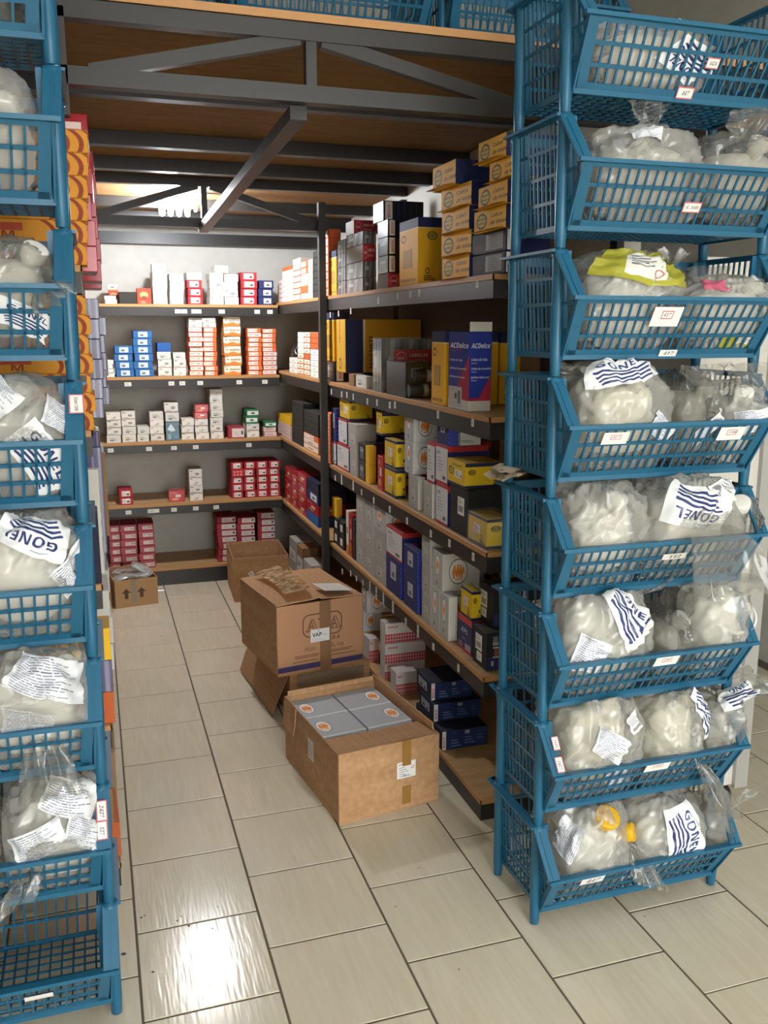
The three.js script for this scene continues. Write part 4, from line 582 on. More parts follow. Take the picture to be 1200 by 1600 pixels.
// --- third shelf
{
  const y = LEVEL[2] + .0004; let b, q;
  q = y; for (let k = 0; k < 6; k++) { b = rbox('orange1', `${nth(k, 6)} in orange stack by post, third right shelf`, { L: 507, N: 516, D: .07, y: q, h: .042 }); q = b.y; }
  b = rbox('rw', 'lower slim red and grey box next to orange stack', { L: 518, N: 525, D: .2, y, h: .12 }); b = rbox('navyb', 'upper slim navy box next to orange stack', { L: 518, N: 525, D: .2, y: b.y, h: .17 });
  b = rbox('rw', 'lower red edged white box, far half of third right shelf', { L: 527, N: 545, D: .25, y, h: .125 }); const b1 = b;
  b = rbox('rw', 'upper red edged white box, far half of third right shelf', { L: 529, N: 542, D: .25, y: b.y, h: .125 });
  rbox('yel', 'yellow box high on stack, far half of third right shelf', { L: 531, N: 546, E: 582, y: b.y, h: .1 });
  b = rbox('grey', 'lower plain grey box, far half of third right shelf', { L: 546.5, N: 558, D: .25, y, h: .125 }); rbox('grey', 'upper plain grey box, far half of third right shelf', { L: 544, N: 557, E: 588, y: b.y, h: .12 });
  q = y; for (let k = 0; k < 2; k++) { b = rbox('bbosch', `${k ? 'upper' : 'lower'} black and silver pack beside grey boxes`, { L: 560, N: 570, D: .2, y: q, h: .085 }); q = b.y; }
  q = y; for (let k = 0; k < 2; k++) { b = rbox('yplain', `${k ? 'upper' : 'lower'} small yellow box between black packs and red strip`, { L: 571, N: 577, E: 588, y: q, h: .085 }); q = b.y; }
  rbox('redg', 'narrow red pack left of the yellow pair, third right shelf', { L: 590, N: 598, D: .2, y, h: .15 });
  q = y; for (let k = 0; k < 2; k++) { b = rbox('yel2', `${k ? 'upper' : 'lower'} of the yellow pair, third right shelf`, { L: 601, N: 619, E: 634, y: q, h: .118 }); q = b.y; }
  rbox('yel', 'yellow box resting on the yellow pair, third right shelf', { L: 588, N: 597, E: 634, y: q, h: .1 });
  b = rbox('grey', 'low grey box under flame boxes, third right shelf', { L: 638, N: 653, E: 661, y, h: .13 });
  const c = rbox('greyw', 'low grey box with white end, third right shelf', { L: 661.5, N: 675, E: 681, y, h: .13 });
  q = b.y; for (let k = 0; k < 2; k++) { b = rbox('flame', `${k ? 'upper' : 'lower'} grey box with orange oval, third right shelf`, { L: 632, N: 646 + (k ? 0 : -1), E: 690, y: q, h: .125 }); q = b.y; }
  const low = rbox('rw', 'lower red and white box, middle of third right shelf', { L: 681, N: 699, E: 702, y, h: .145 });
  const up = rbox('rw', 'upper red and blue box, middle of third right shelf', { L: 680.5, N: 699, E: 763, y: low.y, h: .14 });
  rbox('rw', 'upper red and white box set back, middle of third right shelf', { L: 667, N: 679, D: .22, y: c.y, h: .15 });
  rbox('bluew', 'blue and white patterned box on top of red boxes', { L: 683, N: 701, E: 752, y: up.y, h: .105 });
  b = rbox('kraft', 'lower brown carton at the back, third right shelf', { X: 1.39, L: 760, N: 780, D: .12, y, h: .16 }); rbox('kraft', 'upper brown carton at the back, third right shelf', { X: 1.39, L: 760, N: 780, D: .12, y: b.y, h: .16 });
  b = rbox('blackl', 'black box with barcode label, third right shelf', { L: 703, N: 731, D: .3, y, h: .165 }); sticker(b, P.barcode, .055, .06, .62, .6);
  b = rbox('yel', 'flat bright yellow box on the black box, third right shelf', { L: 699, N: 727, E: 786, y: b.y, h: .085, X: 1.142 });
  b = rbox('yel2', 'bright yellow wrapped box at near end of third right shelf', { L: 732, N: 761, E: 800, y, t: 812, X: 1.145 });
  part('film_wrap', new MB().box(-b.dx / 2 - .003, b.dx / 2 + .003, .002, b.h + .006, -(b.sf - b.sn) / 2 - .002, (b.sf - b.sn) / 2 + .003).geo(), M.wrap, b.o);
}
// --- fourth shelf
{
  const y = LEVEL[1] + .0004; let b, q;
  for (const [i, L, N] of [[0, 521, 529], [1, 530, 537]]) { q = y; for (let k = 0; k < 2; k++) { b = rbox('blackl', `${k ? 'upper' : 'lower'} small black box in ${i ? 'nearer' : 'farther'} pair, fourth right shelf`, { L, N, D: .12, y: q, h: .07 }); sticker(b, P.tag, .04, .035, .5, .5); q = b.y; } }
  rbox('yplain', 'yellow box on small black boxes, fourth right shelf', { L: 519, N: 526, E: 533, y: q, h: .1 });
  for (let k = 0; k < 3; k++) rbox(['cream', 'redg', 'black'][k], `${['left', 'middle', 'right'][k]} thin upright pack beside grey boxes, fourth right shelf`, { L: 541 + k * 5, N: 545 + k * 5, D: .18, y, h: .22 - k * .01 });
  q = y; for (let k = 0; k < 3; k++) { b = rbox('grey', `${nth(k, 3)} grey box in first column, fourth right shelf`, { L: 556.5, N: 568, D: .25, y: q, h: [.14, .1, .1][k] }); q = b.y; }
  q = y; for (let k = 0; k < 3; k++) { b = rbox('greyw', `${nth(k, 3)} grey box in second column, fourth right shelf`, { L: 568.5, N: 583, D: .25, y: q, h: [.118, .108, .108][k] }); q = b.y; }
  q = y; for (let k = 0; k < 2; k++) { b = rbox('grey', `${nth(k, 3)} grey box in third column, fourth right shelf`, { L: 583.5, N: 602, D: .25, y: q, h: .118 }); q = b.y; }
  rbox('flame', 'topmost grey box with orange oval in third column, fourth right shelf', { L: 584, N: 603, E: 656, y: q, h: .1 });
  b = rbox('navyb', 'lower navy box under red topped box, fourth right shelf', { L: 603.5, N: 626, E: 630, y, h: .158 });
  rbox('rw', 'red topped white and blue box, fourth right shelf', { L: 603.5, N: 628, E: 658, y: b.y, h: .125 });
  q = y; for (let k = 0; k < 2; k++) { b = rbox('navyb', `${k ? 'upper' : 'lower'} navy box of nearer pair, fourth right shelf`, { L: 630.5, N: 652, E: 657, y: q, h: .125 }); q = b.y; }
  q = y; for (let k = 0; k < 3; k++) { b = rbox('grey', `${nth(k, 3)} olive grey box beside navy boxes, fourth right shelf`, { L: 659, N: 672, D: .22, y: q, h: .112 }); q = b.y; }
  b = rbox('flame', 'lower left grey box with small ovals, fourth right shelf', { L: 672.5, N: 686, D: .22, y, h: .165 });
  const w = rbox('flamew', 'lower right grey box with white end, fourth right shelf', { L: 686.5, N: 700.5, E: 715, y, h: .165 });
  rbox('flame', 'upper white box with large orange oval, fourth right shelf', { L: 676, N: 691, E: 750, y: b.y, h: .14 });
  b = rbox('apl', 'navy and red box with slanted lettering, fourth right shelf', { X: 1.165, L: 715.5, N: 737, D: .18, y, h: .125 });
  rbox('yel2', 'small yellow and blue box on navy red box, fourth right shelf', { X: 1.165, L: 720, N: 737, E: 752, y: b.y, h: .105 });
  b = rbox('motor', 'lower black box with motor picture, near end of fourth shelf', { X: 1.16, L: 738.5, N: 760, E: 790, y, h: .13 }); sticker(b, P.barcode, .05, .055, .45, .62); sticker(b, P.tag, .04, .03, .5, .25);
  b = rbox('motor', 'upper black box with barcode, near end of fourth shelf', { X: 1.2, L: 750, N: 771, D: .2, y: b.y, h: .135 }); sticker(b, P.barcode, .05, .055, .3, .6); sticker(b, P.tag, .04, .03, .32, .25);
  rbox('yel', 'yellow box at back under the upper fascia, fourth right shelf', { X: 1.43, L: 765, N: 800, D: .1, y, h: .32 });
}
// --- bottom shelf
{
  const y = LEVEL[0] + .0004; let b, q;
  b = rbox('dotted', 'small red dotted box at far end of bottom shelf', { L: 568, N: 577, E: 592, y, h: .11 });
  b = rbox('flame', 'lower grey oval box on bottom shelf', { L: 560, N: 567, E: 597, y: b.y, h: .11 }); rbox('flame', 'upper grey oval box on bottom shelf', { L: 565, N: 573, E: 612, y: b.y, h: .115 });
  q = y; for (let k = 0; k < 3; k++) { b = rbox('dotted', `${nth(k, 3)} long white box with red dots, bottom shelf`, { L: 594, N: 602 + (k ? 0 : -1), E: 664 + k, y: q, h: [.075, .092, .095][k] }); q = b.y; }
  b = rbox('dotted', 'short red dotted box in front of the dotted stack', { L: 610, N: 619, E: 652, y, h: .1, X: 1.142 });
  b = rbox('bosch', 'lowest dark navy box, lying at front of bottom shelf', { L: 650, N: 691, E: 762, y, h: .075, X: 1.14 });
  b = rbox('bosch', 'middle dark navy box with white edge, bottom shelf', { L: 655, N: 678, E: 752, y: b.y, h: .07, X: 1.14 });
  b = rbox('bosch', 'upper dark navy box with white edge, bottom shelf', { L: 651, N: 674, E: 738, y: b.y, h: .07, X: 1.142 });
}
// --- far corner bay on the right
{
  const col = (lv, L, N, D, kinds, h, desc, X = 1.15) => { let q = LEVEL[lv] + .0004; kinds.forEach((k, i) => { const b = rbox(k, kinds.length > 1 ? `${nth(i, kinds.length)} in ${desc}` : desc, { L, N, D, y: q, h: Array.isArray(h) ? h[i] : h, X }); q = b.y; }); };
  col(4, 434, 440, .12, rep('pinkw', 5), .027, 'pink and white stack, far corner top shelf'); col(4, 441, 456, .12, [...rep('plainw', 6), 'orangeb'], [.03, .03, .03, .03, .03, .032, .022], 'bright white stack with orange lid, far corner top shelf');
  col(4, 457.5, 469, .1, [...rep('orange2', 6), 'white3'], .033, 'peach stack, far corner top shelf'); col(4, 470, 480, .1, ['pinkw', 'orangeb', 'cream', 'plainw', 'orange1', 'orange1'], .034, 'mixed stack, far corner top shelf');
  col(4, 481, 488, .1, rep('plainw', 6), .034, 'narrow white stack, far corner top shelf'); col(4, 489, 497, .1, rep('black', 7), .034, 'dark stack beside post, far corner top shelf');
  col(3, 452, 464, .1, rep('plainw', 3), .03, 'low white stack, far corner second shelf'); col(3, 465, 474, .1, [...rep('cream', 4), ...rep('plainw', 4)], .03, 'first cream stack, far corner second shelf');
  col(3, 475, 484, .1, [...rep('cream', 3), 'orangeb', ...rep('cream', 4)], .03, 'second cream stack, far corner second shelf'); col(3, 485, 497, .1, [...rep('plainw', 5), ...rep('orangeb', 3)], .03, 'white and orange stack by post, far corner second shelf');
  col(2, 434, 453, .14, [...rep('pinkw', 4), 'yplain'], [.022, .022, .022, .022, .052], 'striped stack with yellow top, far corner third shelf');
  col(2, 456, 473, .1, rep('black', 9), .028, 'left black stack, far corner third shelf'); col(2, 474.5, 497, .1, ['cream', 'cream', 'orange1', 'black', 'black', 'black', 'black'], .032, 'black stack on orange boxes, far corner third shelf');
  col(1, 445, 455, .1, rep('redg', 3), .075, 'left red pack column, far corner fourth shelf'); col(1, 456, 464, .1, rep('redg', 3), .07, 'middle red pack column, far corner fourth shelf');
  col(1, 465, 478, .1, rep('redg', 4), .062, 'right red pack column, far corner fourth shelf'); col(1, 479, 497, .16, ['bplain', 'redg', 'navy1', 'navyt'], [.06, .065, .06, .065], 'blue and red column beside post, far corner fourth shelf');
  col(0, 452, 462, .1, ['grey', 'white3', 'grey'], .07, 'grey stack on far corner bottom shelf'); col(0, 464, 472, .1, ['cream', 'white3', 'kraft'], .07, 'cream stack on far corner bottom shelf'); col(0, 474, 486, .1, ['black', 'grey'], .08, 'dark stack on far corner bottom shelf');
}
// --- left-hand shelves, only their edges and near ends show
const LG = 'boxes on the left shelves';
{
  const endBox = (kind, x0, x1, y, h, s0, d, lab, face = 'pz', turn = 0) => carton(kind, (x0 + x1) / 2, y, s0 + d / 2, x1 - x0, h - .0008, d, lab, LG, face, turn);
  let q = LEVEL[4] + .0004; for (let k = 0; k < 6; k++) { endBox('stripe', -.4, .006 + k * .004, q, .054, 2.47, .1, `${nth(k, 6)} striped yellow box at near end of top left shelf`); q += .054; }
  endBox('pinkw', -.16, .012, q, .02, 2.48, .1, 'flat pinkish box on the striped yellow boxes, top left shelf');
  q = LEVEL[3] + .0004; for (let k = 0; k < 7; k++) { endBox('stripe', -.4, -.004 + (k % 2) * .008, q, .0495, 2.47, .1, `${nth(k, 7)} striped yellow box at near end of second left shelf`); q += .0495; }
  const col = (lv, s0, x1, kinds, h, desc, w = .2, d = .2) => { let y = LEVEL[lv] + .0004; kinds.forEach((k, i) => { const xx = x1 + rr(-.006, .006); carton(k, xx - w / 2, y, s0 + d / 2, w, h - .0008, d, kinds.length > 1 ? `${nth(i, kinds.length)} in ${desc}` : desc, LG, 'px', rr(-.03, .03)); y += h; }); };
  col(4, 2.75, .03, rep('redg', 6), .07, 'red glossy stack behind yellow boxes, top left shelf'); col(4, 3.3, .05, rep('redg', 6), .07, 'second red glossy stack, top left shelf'); col(4, 3.9, .058, ['redg', 'redg', 'kraft', 'redg', 'kraft'], .075, 'farther red and brown stack, top left shelf');
  col(3, 2.8, .03, rep('violet', 6), .058, 'violet pack stack behind yellow boxes, second left shelf'); col(3, 3.3, .05, rep('violet', 5), .06, 'second violet pack stack, second left shelf'); col(3, 3.9, .06, ['violet', 'violet', 'white3', 'violet'], .07, 'third violet pack stack, second left shelf');
  for (let k = 0; k < 8; k++) carton(['white3', 'violet', 'kraft', 'plainw', 'violet', 'white3', 'cream', 'plainw'][k], -.1 + .012 * (k % 3), LEVEL[2] + .0004, 2.6 + k * .24, .2, [.3, .33, .28, .26, .3, .22, .27, .24][k], .035, `${['first', 'second', 'third', 'fourth', 'fifth', 'sixth', 'seventh', 'eighth'][k]} upright catalogue from the near end, third left shelf`, LG, 'px', rr(-.1, .1), 'catalogue', 'catalogue');
  carton('navyt', -.21, LEVEL[2] + .0004, 2.52, .4, .2, .08, 'dark navy box with faint letters, near end of third left shelf', LG, 'pz');
  q = LEVEL[1] + .0004; for (let k = 0; k < 3; k++) { endBox(['orangeb', 'violet', 'yplain'][k], -.4, .002, q, .094, 2.48, .12, `${['orange', 'violet', 'yellow'][k]} box in stack at near end of fourth left shelf`); q += .094; }
  for (let k = 0; k < 4; k++) endBox(['yplain', 'orangeb', 'yplain', 'orangeb'][k], -.36 + k * .085, -.36 + k * .085 + .07, q, .05, 2.48, .12, `${['leftmost', 'second', 'third', 'rightmost'][k]} of four small boxes on violet stack, fourth left shelf`);
  col(1, 2.9, .012, ['grey', 'white3', 'grey'], .09, 'grey stack on fourth left shelf'); col(1, 3.5, .012, ['kraft', 'white3', 'violet'], .09, 'brown stack on fourth left shelf');
  col(0, 2.5, -.01, ['orangeb', 'kraft', 'kraft'], .11, 'brown stack at near end of bottom left shelf'); col(0, 3.2, -.01, ['kraft', 'kraft'], .12, 'brown pair farther along bottom left shelf');
}
// ---------------------------------------------------------------- cardboard cartons on the floor
const own = (w, h, draw) => { const c = document.createElement('canvas'); c.width = w; c.height = h; draw(c.getContext('2d'), w, h); const t = new THREE.CanvasTexture(c); t.colorSpace = THREE.SRGBColorSpace; return t; };
const speck = (g, w, h, c, n = 900) => { for (let k = 0; k < n; k++) { g.globalAlpha = .12 + .1 * rnd(); fill(g, rnd() < .5 ? '#6f4f30' : '#d3ab7c', rnd() * w, rnd() * h, 1 + rnd() * 10, 1); } g.globalAlpha = 1; };
const KT = .005;
function cartonWalls(t, w, h, d, front, m = M.kraft) {   // base at y = 0, front face on +z
  part('bottom_panel', chamferBox(w - .002, KT, d - .002, .001), m, t);
  const P2 = (name, g, x, y, z, mm = m) => { const o = part(name, g, mm, t); o.position.set(x, y, z); return o; };
  P2('front_panel', chamferBox(w, h - KT, KT, .0015, front ? { pz: [0, 0, 1, 1], nz: [0, 0, .02, .02], px: [0, 0, .02, .02], nx: [0, 0, .02, .02], py: [0, 0, .02, .02], ny: [0, 0, .02, .02] } : {}), 0, KT, d / 2 - KT / 2, front ?? m);
  P2('back_panel', chamferBox(w, h - KT, KT, .0015), 0, KT, -d / 2 + KT / 2);
  for (const sg of [-1, 1]) P2('side_panel', chamferBox(KT, h - KT, d - 2 * KT - .0005, .0015), sg * (w / 2 - KT / 2), KT, 0);
}
// a flap: hinged edge from a to b, reaching along v, with a soft bend
function flapGeo(a, b, v, bend, n = 6, th = .004) {
  const m = new MB(), e = V().subVectors(b, a), nn = V().crossVectors(e, v).normalize(), P3 = (u, k) => a.clone().addScaledVector(e, u).addScaledVector(v, k).addScaledVector(nn, bend * Math.sin(k * 1.57) + .006 * noise(u * 2, k * 2, a.x * 9));
  for (let i = 0; i < n; i++) for (let k = 0; k < n; k++) {
    const q = [P3(i / n, k / n), P3((i + 1) / n, k / n), P3((i + 1) / n, (k + 1) / n), P3(i / n, (k + 1) / n)], r = q.map((p) => p.clone().addScaledVector(nn, -th));
    m.quad(q[0], q[1], q[2], q[3]).quad(r[1], r[0], r[3], r[2]);
    if (k === n - 1) m.quad(q[3], q[2], r[2], r[3]); if (i === 0) m.quad(q[0], q[3], r[3], r[0]); if (i === n - 1) m.quad(q[2], q[1], r[1], r[2]);
  }
  return m.geo();
}
function place(fl, w, d, turn) { const c = Math.cos(turn), s = Math.sin(turn); return [fl[0] + c * w / 2 - s * d / 2, -(fl[1]) - s * w / 2 - c * d / 2]; }   // front left corner -> centre
{
  // the nearest carton, full of grey boxes
  const w = .373, d = .525, h = .25, turn = .133, [x, z] = place([.68, 2.583], w, d, turn);
  const t = thing('cardboard_carton', 'open brown carton full of grey boxes, nearest on the floor', 'carton', [x, 0, z], turn);
  cartonWalls(t, w, h, d);
  part('flap', flapGeo(V(-w / 2 + .004, h, d / 2 - .003), V(w / 2 - .004, h, d / 2 - .003), V(0, -.006, -.14), -.006), M.kraft, t);
  part('flap', flapGeo(V(w / 2 - .004, h - .002, d / 2 - .03), V(w / 2 - .004, h - .002, -d / 2 + .01), V(-.012, .03, 0), .004, 5), M.kraft, t);
  part('flap', flapGeo(V(w / 2 - .01, h - .003, -d / 2 + .004), V(-w / 2 + .01, h - .003, -d / 2 + .004), V(0, .022, .008), .003, 5), M.kraft, t);
  part('flap', flapGeo(V(-w / 2 + .001, h - .001, -d / 2 + .01), V(-w / 2 + .001, h - .001, -d / 2 + .13), V(-.022, -.1, 0), .01, 5), M.kraft, t);
  const lab = print('cartonlabel', 200, 150, (g, W, H) => { fill(g, '#efeeea', -1, -1, W + 2, H + 2); word(g, 'DEST: ', 16, 20, 18, '#5d5a68'); lines(g, 20, 48, 110, 5, 20, '#7d7a88', 5); word(g, '22', 146, 60, 34, '#d0564e', 'italic bold', 'serif'); lines(g, 60, 120, 126, 2, 12, '#6f8bb5', 5); });
  label(t, lab, .07, .058, V(.06, .145, d / 2 + .0006), V(0, 0, 1), 'shipping_label', ink);
  for (const [y0, y1] of [[.16, .25], [.02, .085]]) part('tape', boxGeo(.045, .077, y0, y1, d / 2 + .0002, d / 2 + .0022), M.tape, t);
  label(t, print('sidelabel', 90, 120, (g, W, H) => { fill(g, '#dcd8d0', -1, -1, W + 2, H + 2); lines(g, 10, 14, 68, 8, 12, '#a9a49c', 3); }), .05, .075, V(-w / 2 - .0006, .155, .01), V(-1, 0, 0), 'shipping_label', ink);
  for (let r = 0; r < 3; r++) for (let c = 0; c < 2; c++) {
    const bw = .172, bd = .163, bh = .222 + (r === 2 ? -.006 : 0), lx = (c - .5) * (bw + .006), lz = -d / 2 + .012 + bd / 2 + r * (bd + .004), key = [c ? 'flameTop2' : 'flameTop'][0];
    const g = chamferBox(bw, bh, bd, .0016, { py: P[key], all: paint('#c2c5ca'), pz: paint('#d6d8db') }), cc = Math.cos(turn), ss = Math.sin(turn);
    top('grey_box', g, ink, `grey box with orange oval inside nearest carton, ${['back', 'middle', 'front'][r]} row, ${c ? 'right' : 'left'} column`, 'box', [x + lx * cc + lz * ss, KT + .0006, z - lx * ss + lz * cc], turn, 'grey boxes packed in the nearest carton');
  }
}
{
  // lower crushed carton and the printed one standing on it
  const w = .36, d = .6, h = .197, turn = .09, [x, z] = place([.705, 3.46], w, d, turn);
  const t = thing('cardboard_carton', 'crushed brown carton underneath the printed carton', 'carton', [x, 0, z], turn);
  cartonWalls(t, w, h, d); part('top_panel', chamferBox(w - .012, .006, d - .012, .001), M.kraft, t).position.y = h - .006;
  part('flap', flapGeo(V(-w / 2 - .0005, h - .004, d / 2 - .01), V(-w / 2 - .0005, h - .004, -d / 2 + .03), V(-.055, -.185, 0), .02, 7), M.kraft, t);
  { const m = new MB(), n = 22, f = (i, k) => V(-w / 2 + .03 + (w - .06) * i / n, h - .014 - .055 * k / 5, d / 2 + .004 + .007 * Math.abs(noise(i * .42, k * .4, 3)) + .006 * Math.sin(k * .62)); for (let i = 0; i < n; i++) for (let k = 0; k < 5; k++) m.quad(f(i, k + 1), f(i + 1, k + 1), f(i + 1, k), f(i, k)); part('crinkled_tape', m.geo(), new THREE.MeshPhysicalMaterial({ color: '#c9b79c', roughness: .08, transmission: .6, thickness: 0, side: THREE.DoubleSide }), t); }
  const W2 = .385, D2 = .47, H2 = .3, turn2 = .16, [x2, z2] = place([.648, 3.415], W2, D2, turn2);
  const face = std('#ffffff', .85, 0, { map: own(512, 400, (g, W, H) => {
    fill(g, '#b88a66', 0, 0, W, H); speck(g, W, H); g.strokeStyle = '#5a3a33'; g.lineWidth = 6; g.beginPath(); g.roundRect(150, 70, 232, 130, 40); g.stroke();
    g.lineWidth = 4; g.font = 'bold 96px serif'; g.textBaseline = 'middle'; for (const [c, X] of [['A', 168], ['I', 240], ['A', 306]]) g.strokeText(c, X, 136);
    word(g, 'D A', 320, 224, 30, '#5a3a33', 'italic bold'); word(g, 'PESO', 158, 272, 28, '#5a3a33', 'normal'); word(g, '35,1kg', 306, 268, 30, '#5a3a33', 'normal');
    for (const [X, Y, L] of [[96, 304, 150], [100, 314, 140], [300, 296, 150], [304, 306, 130], [86, 336, 150], [300, 326, 170]]) fill(g, '#7a5140', X, Y, L, 5); fill(g, '#433a66', 0, 356, W, 32); }) });
  const u = thing('cardboard_carton', 'printed brown carton with white label, on the crushed carton', 'carton', [x2, h + .0005, z2], turn2);
  cartonWalls(u, W2, H2, D2, face);
  part('top_flap', flapGeo(V(-W2 / 2, H2, D2 / 2 - .002), V(-W2 / 2, H2, -D2 / 2 + .002), V(W2 * .5, .03, 0), .014, 6), M.kraft, u); part('top_flap', flapGeo(V(W2 / 2, H2, -D2 / 2 + .002), V(W2 / 2, H2, D2 / 2 - .002), V(-W2 * .49, .012, 0), .004, 6), M.kraft, u);
  part('under_flap', boxGeo(-W2 / 2 + .008, W2 / 2 - .008, H2 - .014, H2 - .01, D2 / 2 - .2, D2 / 2 - .008), std('#7a5b3d', .9), u);
  { const m = new MB(), n = 26, f = (i, k) => { const uu = k / 6, L = i / n; return V(-.03 - .11 * uu + .02 * Math.sin(L * 3), H2 + .048 - .02 * uu + .004 + .004 * Math.abs(noise(i * .4, k * .45, 6)), D2 / 2 - .04 - (D2 - .08) * L); }; for (let i = 0; i < n; i++) for (let k = 0; k < 6; k++) m.quad(f(i, k), f(i + 1, k), f(i + 1, k + 1), f(i, k + 1)); part('crinkled_tape', m.geo(), new THREE.MeshPhysicalMaterial({ color: '#c2a777', roughness: .08, transmission: .6, thickness: 0, side: THREE.DoubleSide }), u); }
  { const p = part('paper_sheet', chamferBox(.13, .0012, .12, .0003, { all: print('sheetpaper', 90, 90, (g, W, H) => { fill(g, '#d9d6cf', -1, -1, W + 2, H + 2); lines(g, 10, 10, 70, 7, 11, '#b5b1a9', 2); }) }), ink, u); p.position.set(.09, H2 + .0265, D2 / 2 - .085); p.rotation.set(0, .05, -.13); }
  part('packing_tape', new MB().box(-.005, .045, .0, H2, D2 / 2 + .0003, D2 / 2 + .0016).geo(), std('#8a6647', .4), u);
  label(u, print('vap', 170, 110, (g, W, H) => { fill(g, '#e3e2e0', -1, -1, W + 2, H + 2); word(g, 'VAP', 16, 48, 46, '#26242c', 'bold'); word(g, 'NF', 62, 16, 16, '#7b7a80'); lines(g, 12, 78, 140, 3, 10, '#a9a8ac', 3); word(g, '-2un', 104, 54, 20, '#8a8a92', 'italic'); }), .085, .055, V(-.005, .155, D2 / 2 + .0024), V(0, 0, 1), 'shipping_label', ink);
}
{
  // open carton against the back shelf
  const w = .33, d = .42, h = .27, turn = -.05, [x, z] = place([.722, 5.13], w, d, turn);
  const t = thing('cardboard_carton', 'open brown carton against the back shelf in the corner', 'carton', [x, 0, z], turn); cartonWalls(t, w, h, d);
  label(t, P.tag, .03, .03, V(-.06, .17, d / 2 + .0006), V(0, 0, 1), 'shipping_label', ink, .5);
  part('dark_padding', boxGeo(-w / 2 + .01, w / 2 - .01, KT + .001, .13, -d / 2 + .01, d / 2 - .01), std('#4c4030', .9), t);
}
{
  const w = .248, d = .34, h = .165, turn = .15, [x, z] = place([.046, 5.215], w, d, turn), face = std('#ffffff', .85, 0, { map: own(260, 180, (g, W, H) => { fill(g, '#a8825a', 0, 0, W, H); speck(g, W, H, 0, 500); g.fillStyle = '#4b3a2e'; for (const X of [68, 160]) { g.beginPath(); g.moveTo(X, 58); g.lineTo(X + 28, 88); g.lineTo(X + 11, 88); g.lineTo(X + 11, 128); g.lineTo(X - 11, 128); g.lineTo(X - 11, 88); g.lineTo(X - 28, 88); g.fill(); } }) });
  const t = thing('cardboard_carton', 'small brown carton with printed arrows in the left back corner', 'carton', [x, 0, z], turn); cartonWalls(t, w, h, d, face);
  part('tape', boxGeo(-.03, .0, .02, h, d / 2 + .0003, d / 2 + .0018), new THREE.MeshPhysicalMaterial({ color: '#d8cdb8', roughness: .1, transmission: .7, thickness: 0 }), t);
  const pack = (k, lx, ly, lz, rx, ry, rz, lab) => { const g = new THREE.SphereGeometry(1, 18, 10), p = g.attributes.position; for (let i = 0; i < p.count; i++) { const q = V(p.getX(i), p.getY(i), p.getZ(i)), n = 1 + .2 * noise(q.x * 3 + k * 5, q.y * 3, q.z * 3); p.setXYZ(i, Math.sign(q.x) * Math.abs(q.x) ** .6 * .055 * n, q.y * .014 * n, Math.sign(q.z) * Math.abs(q.z) ** .6 * .035 * n); } g.computeVertexNormals();
    const c = Math.cos(turn), s = Math.sin(turn), o = thing('plastic_packet', lab, 'packet', [x + lx * c + lz * s, ly, z - lx * s + lz * c], 0, 'packets heaped in the arrow carton'); o.rotation.set(rx, ry, rz);
    part('film', g, M.film, o); part('contents', new THREE.SphereGeometry(1, 12, 8).scale(.04, .008, .024), k % 2 ? std('#4a4f57', .5) : std('#8d99a5', .5), o); };
  const at = ['front left', 'front middle', 'front right', 'back left', 'back middle', 'back right', 'topmost'];
  [[-.065, .165, .1, .2, .3, .1], [0, .168, .1, -.2, -.4, -.1], [.062, .166, .09, .3, .5, .2], [-.06, .168, -.03, .2, 1.1, -.2], [.005, .176, 0, -.3, .2, .1], [.064, .17, -.02, .2, -.6, .25], [.05, .2, .05, .25, -.5, -.35]].forEach((a, k) => pack(k, ...a, `clear and grey plastic packet in arrow carton, ${at[k]}`));
}
// ---------------------------------------------------------------- bags of plastic reservoirs in the baskets
// a bag is a crumpled film around a moulded reservoir; the label sits on the film
const ridge = (x, y, z) => 1 - 2 * Math.abs(noise(x, y, z));
function bagSurface(a, b, c, k, rough, fine = true) {   // direction -> point
  return (q) => {
    const e = 2.6, r0 = 1 / Math.pow(Math.abs(q.x) ** e + Math.abs(q.y) ** e + Math.abs(q.z) ** e, 1 / e);
    const f = 1 + rough * (.13 * ridge(q.x * 1.5 + k, q.y * 1.5, q.z * 1.5 - k) + .09 * ridge(q.x * 3.6 - k, q.y * 3.3, q.z * 3.6) + .046 * ridge(q.x * 7 + k, q.y * 6, q.z * 7) + (fine ? .024 * ridge(q.x * 15 + k, q.y * 14, q.z * 15) : 0) - .1);
    return V(q.x * r0 * a * f, q.y * r0 * b * f, q.z * r0 * c * f);
  };
}
const dirOf = (lon, lat) => V(Math.sin(lon) * Math.cos(lat), Math.sin(lat), Math.cos(lon) * Math.cos(lat));   // lon 0 looks to +z, the front
function filmGeo(surf, nu = 100, nv = 60) {
  const p = [], id = []; for (let j = 0; j <= nv; j++) for (let i = 0; i < nu; i++) { const v = surf(dirOf(i / nu * Math.PI * 2, -Math.PI / 2 + j / nv * Math.PI)); p.push(v.x, v.y, v.z); }
  for (let j = 0; j < nv; j++) for (let i = 0; i < nu; i++) { const A = j * nu + i, B = j * nu + (i + 1) % nu, C = A + nu, D = B + nu; id.push(A, B, D, A, D, C); }
  const g = new THREE.BufferGeometry(); g.setAttribute('position', new THREE.Float32BufferAttribute(p, 3)); g.setIndex(id); g.computeVertexNormals(); return g;
}
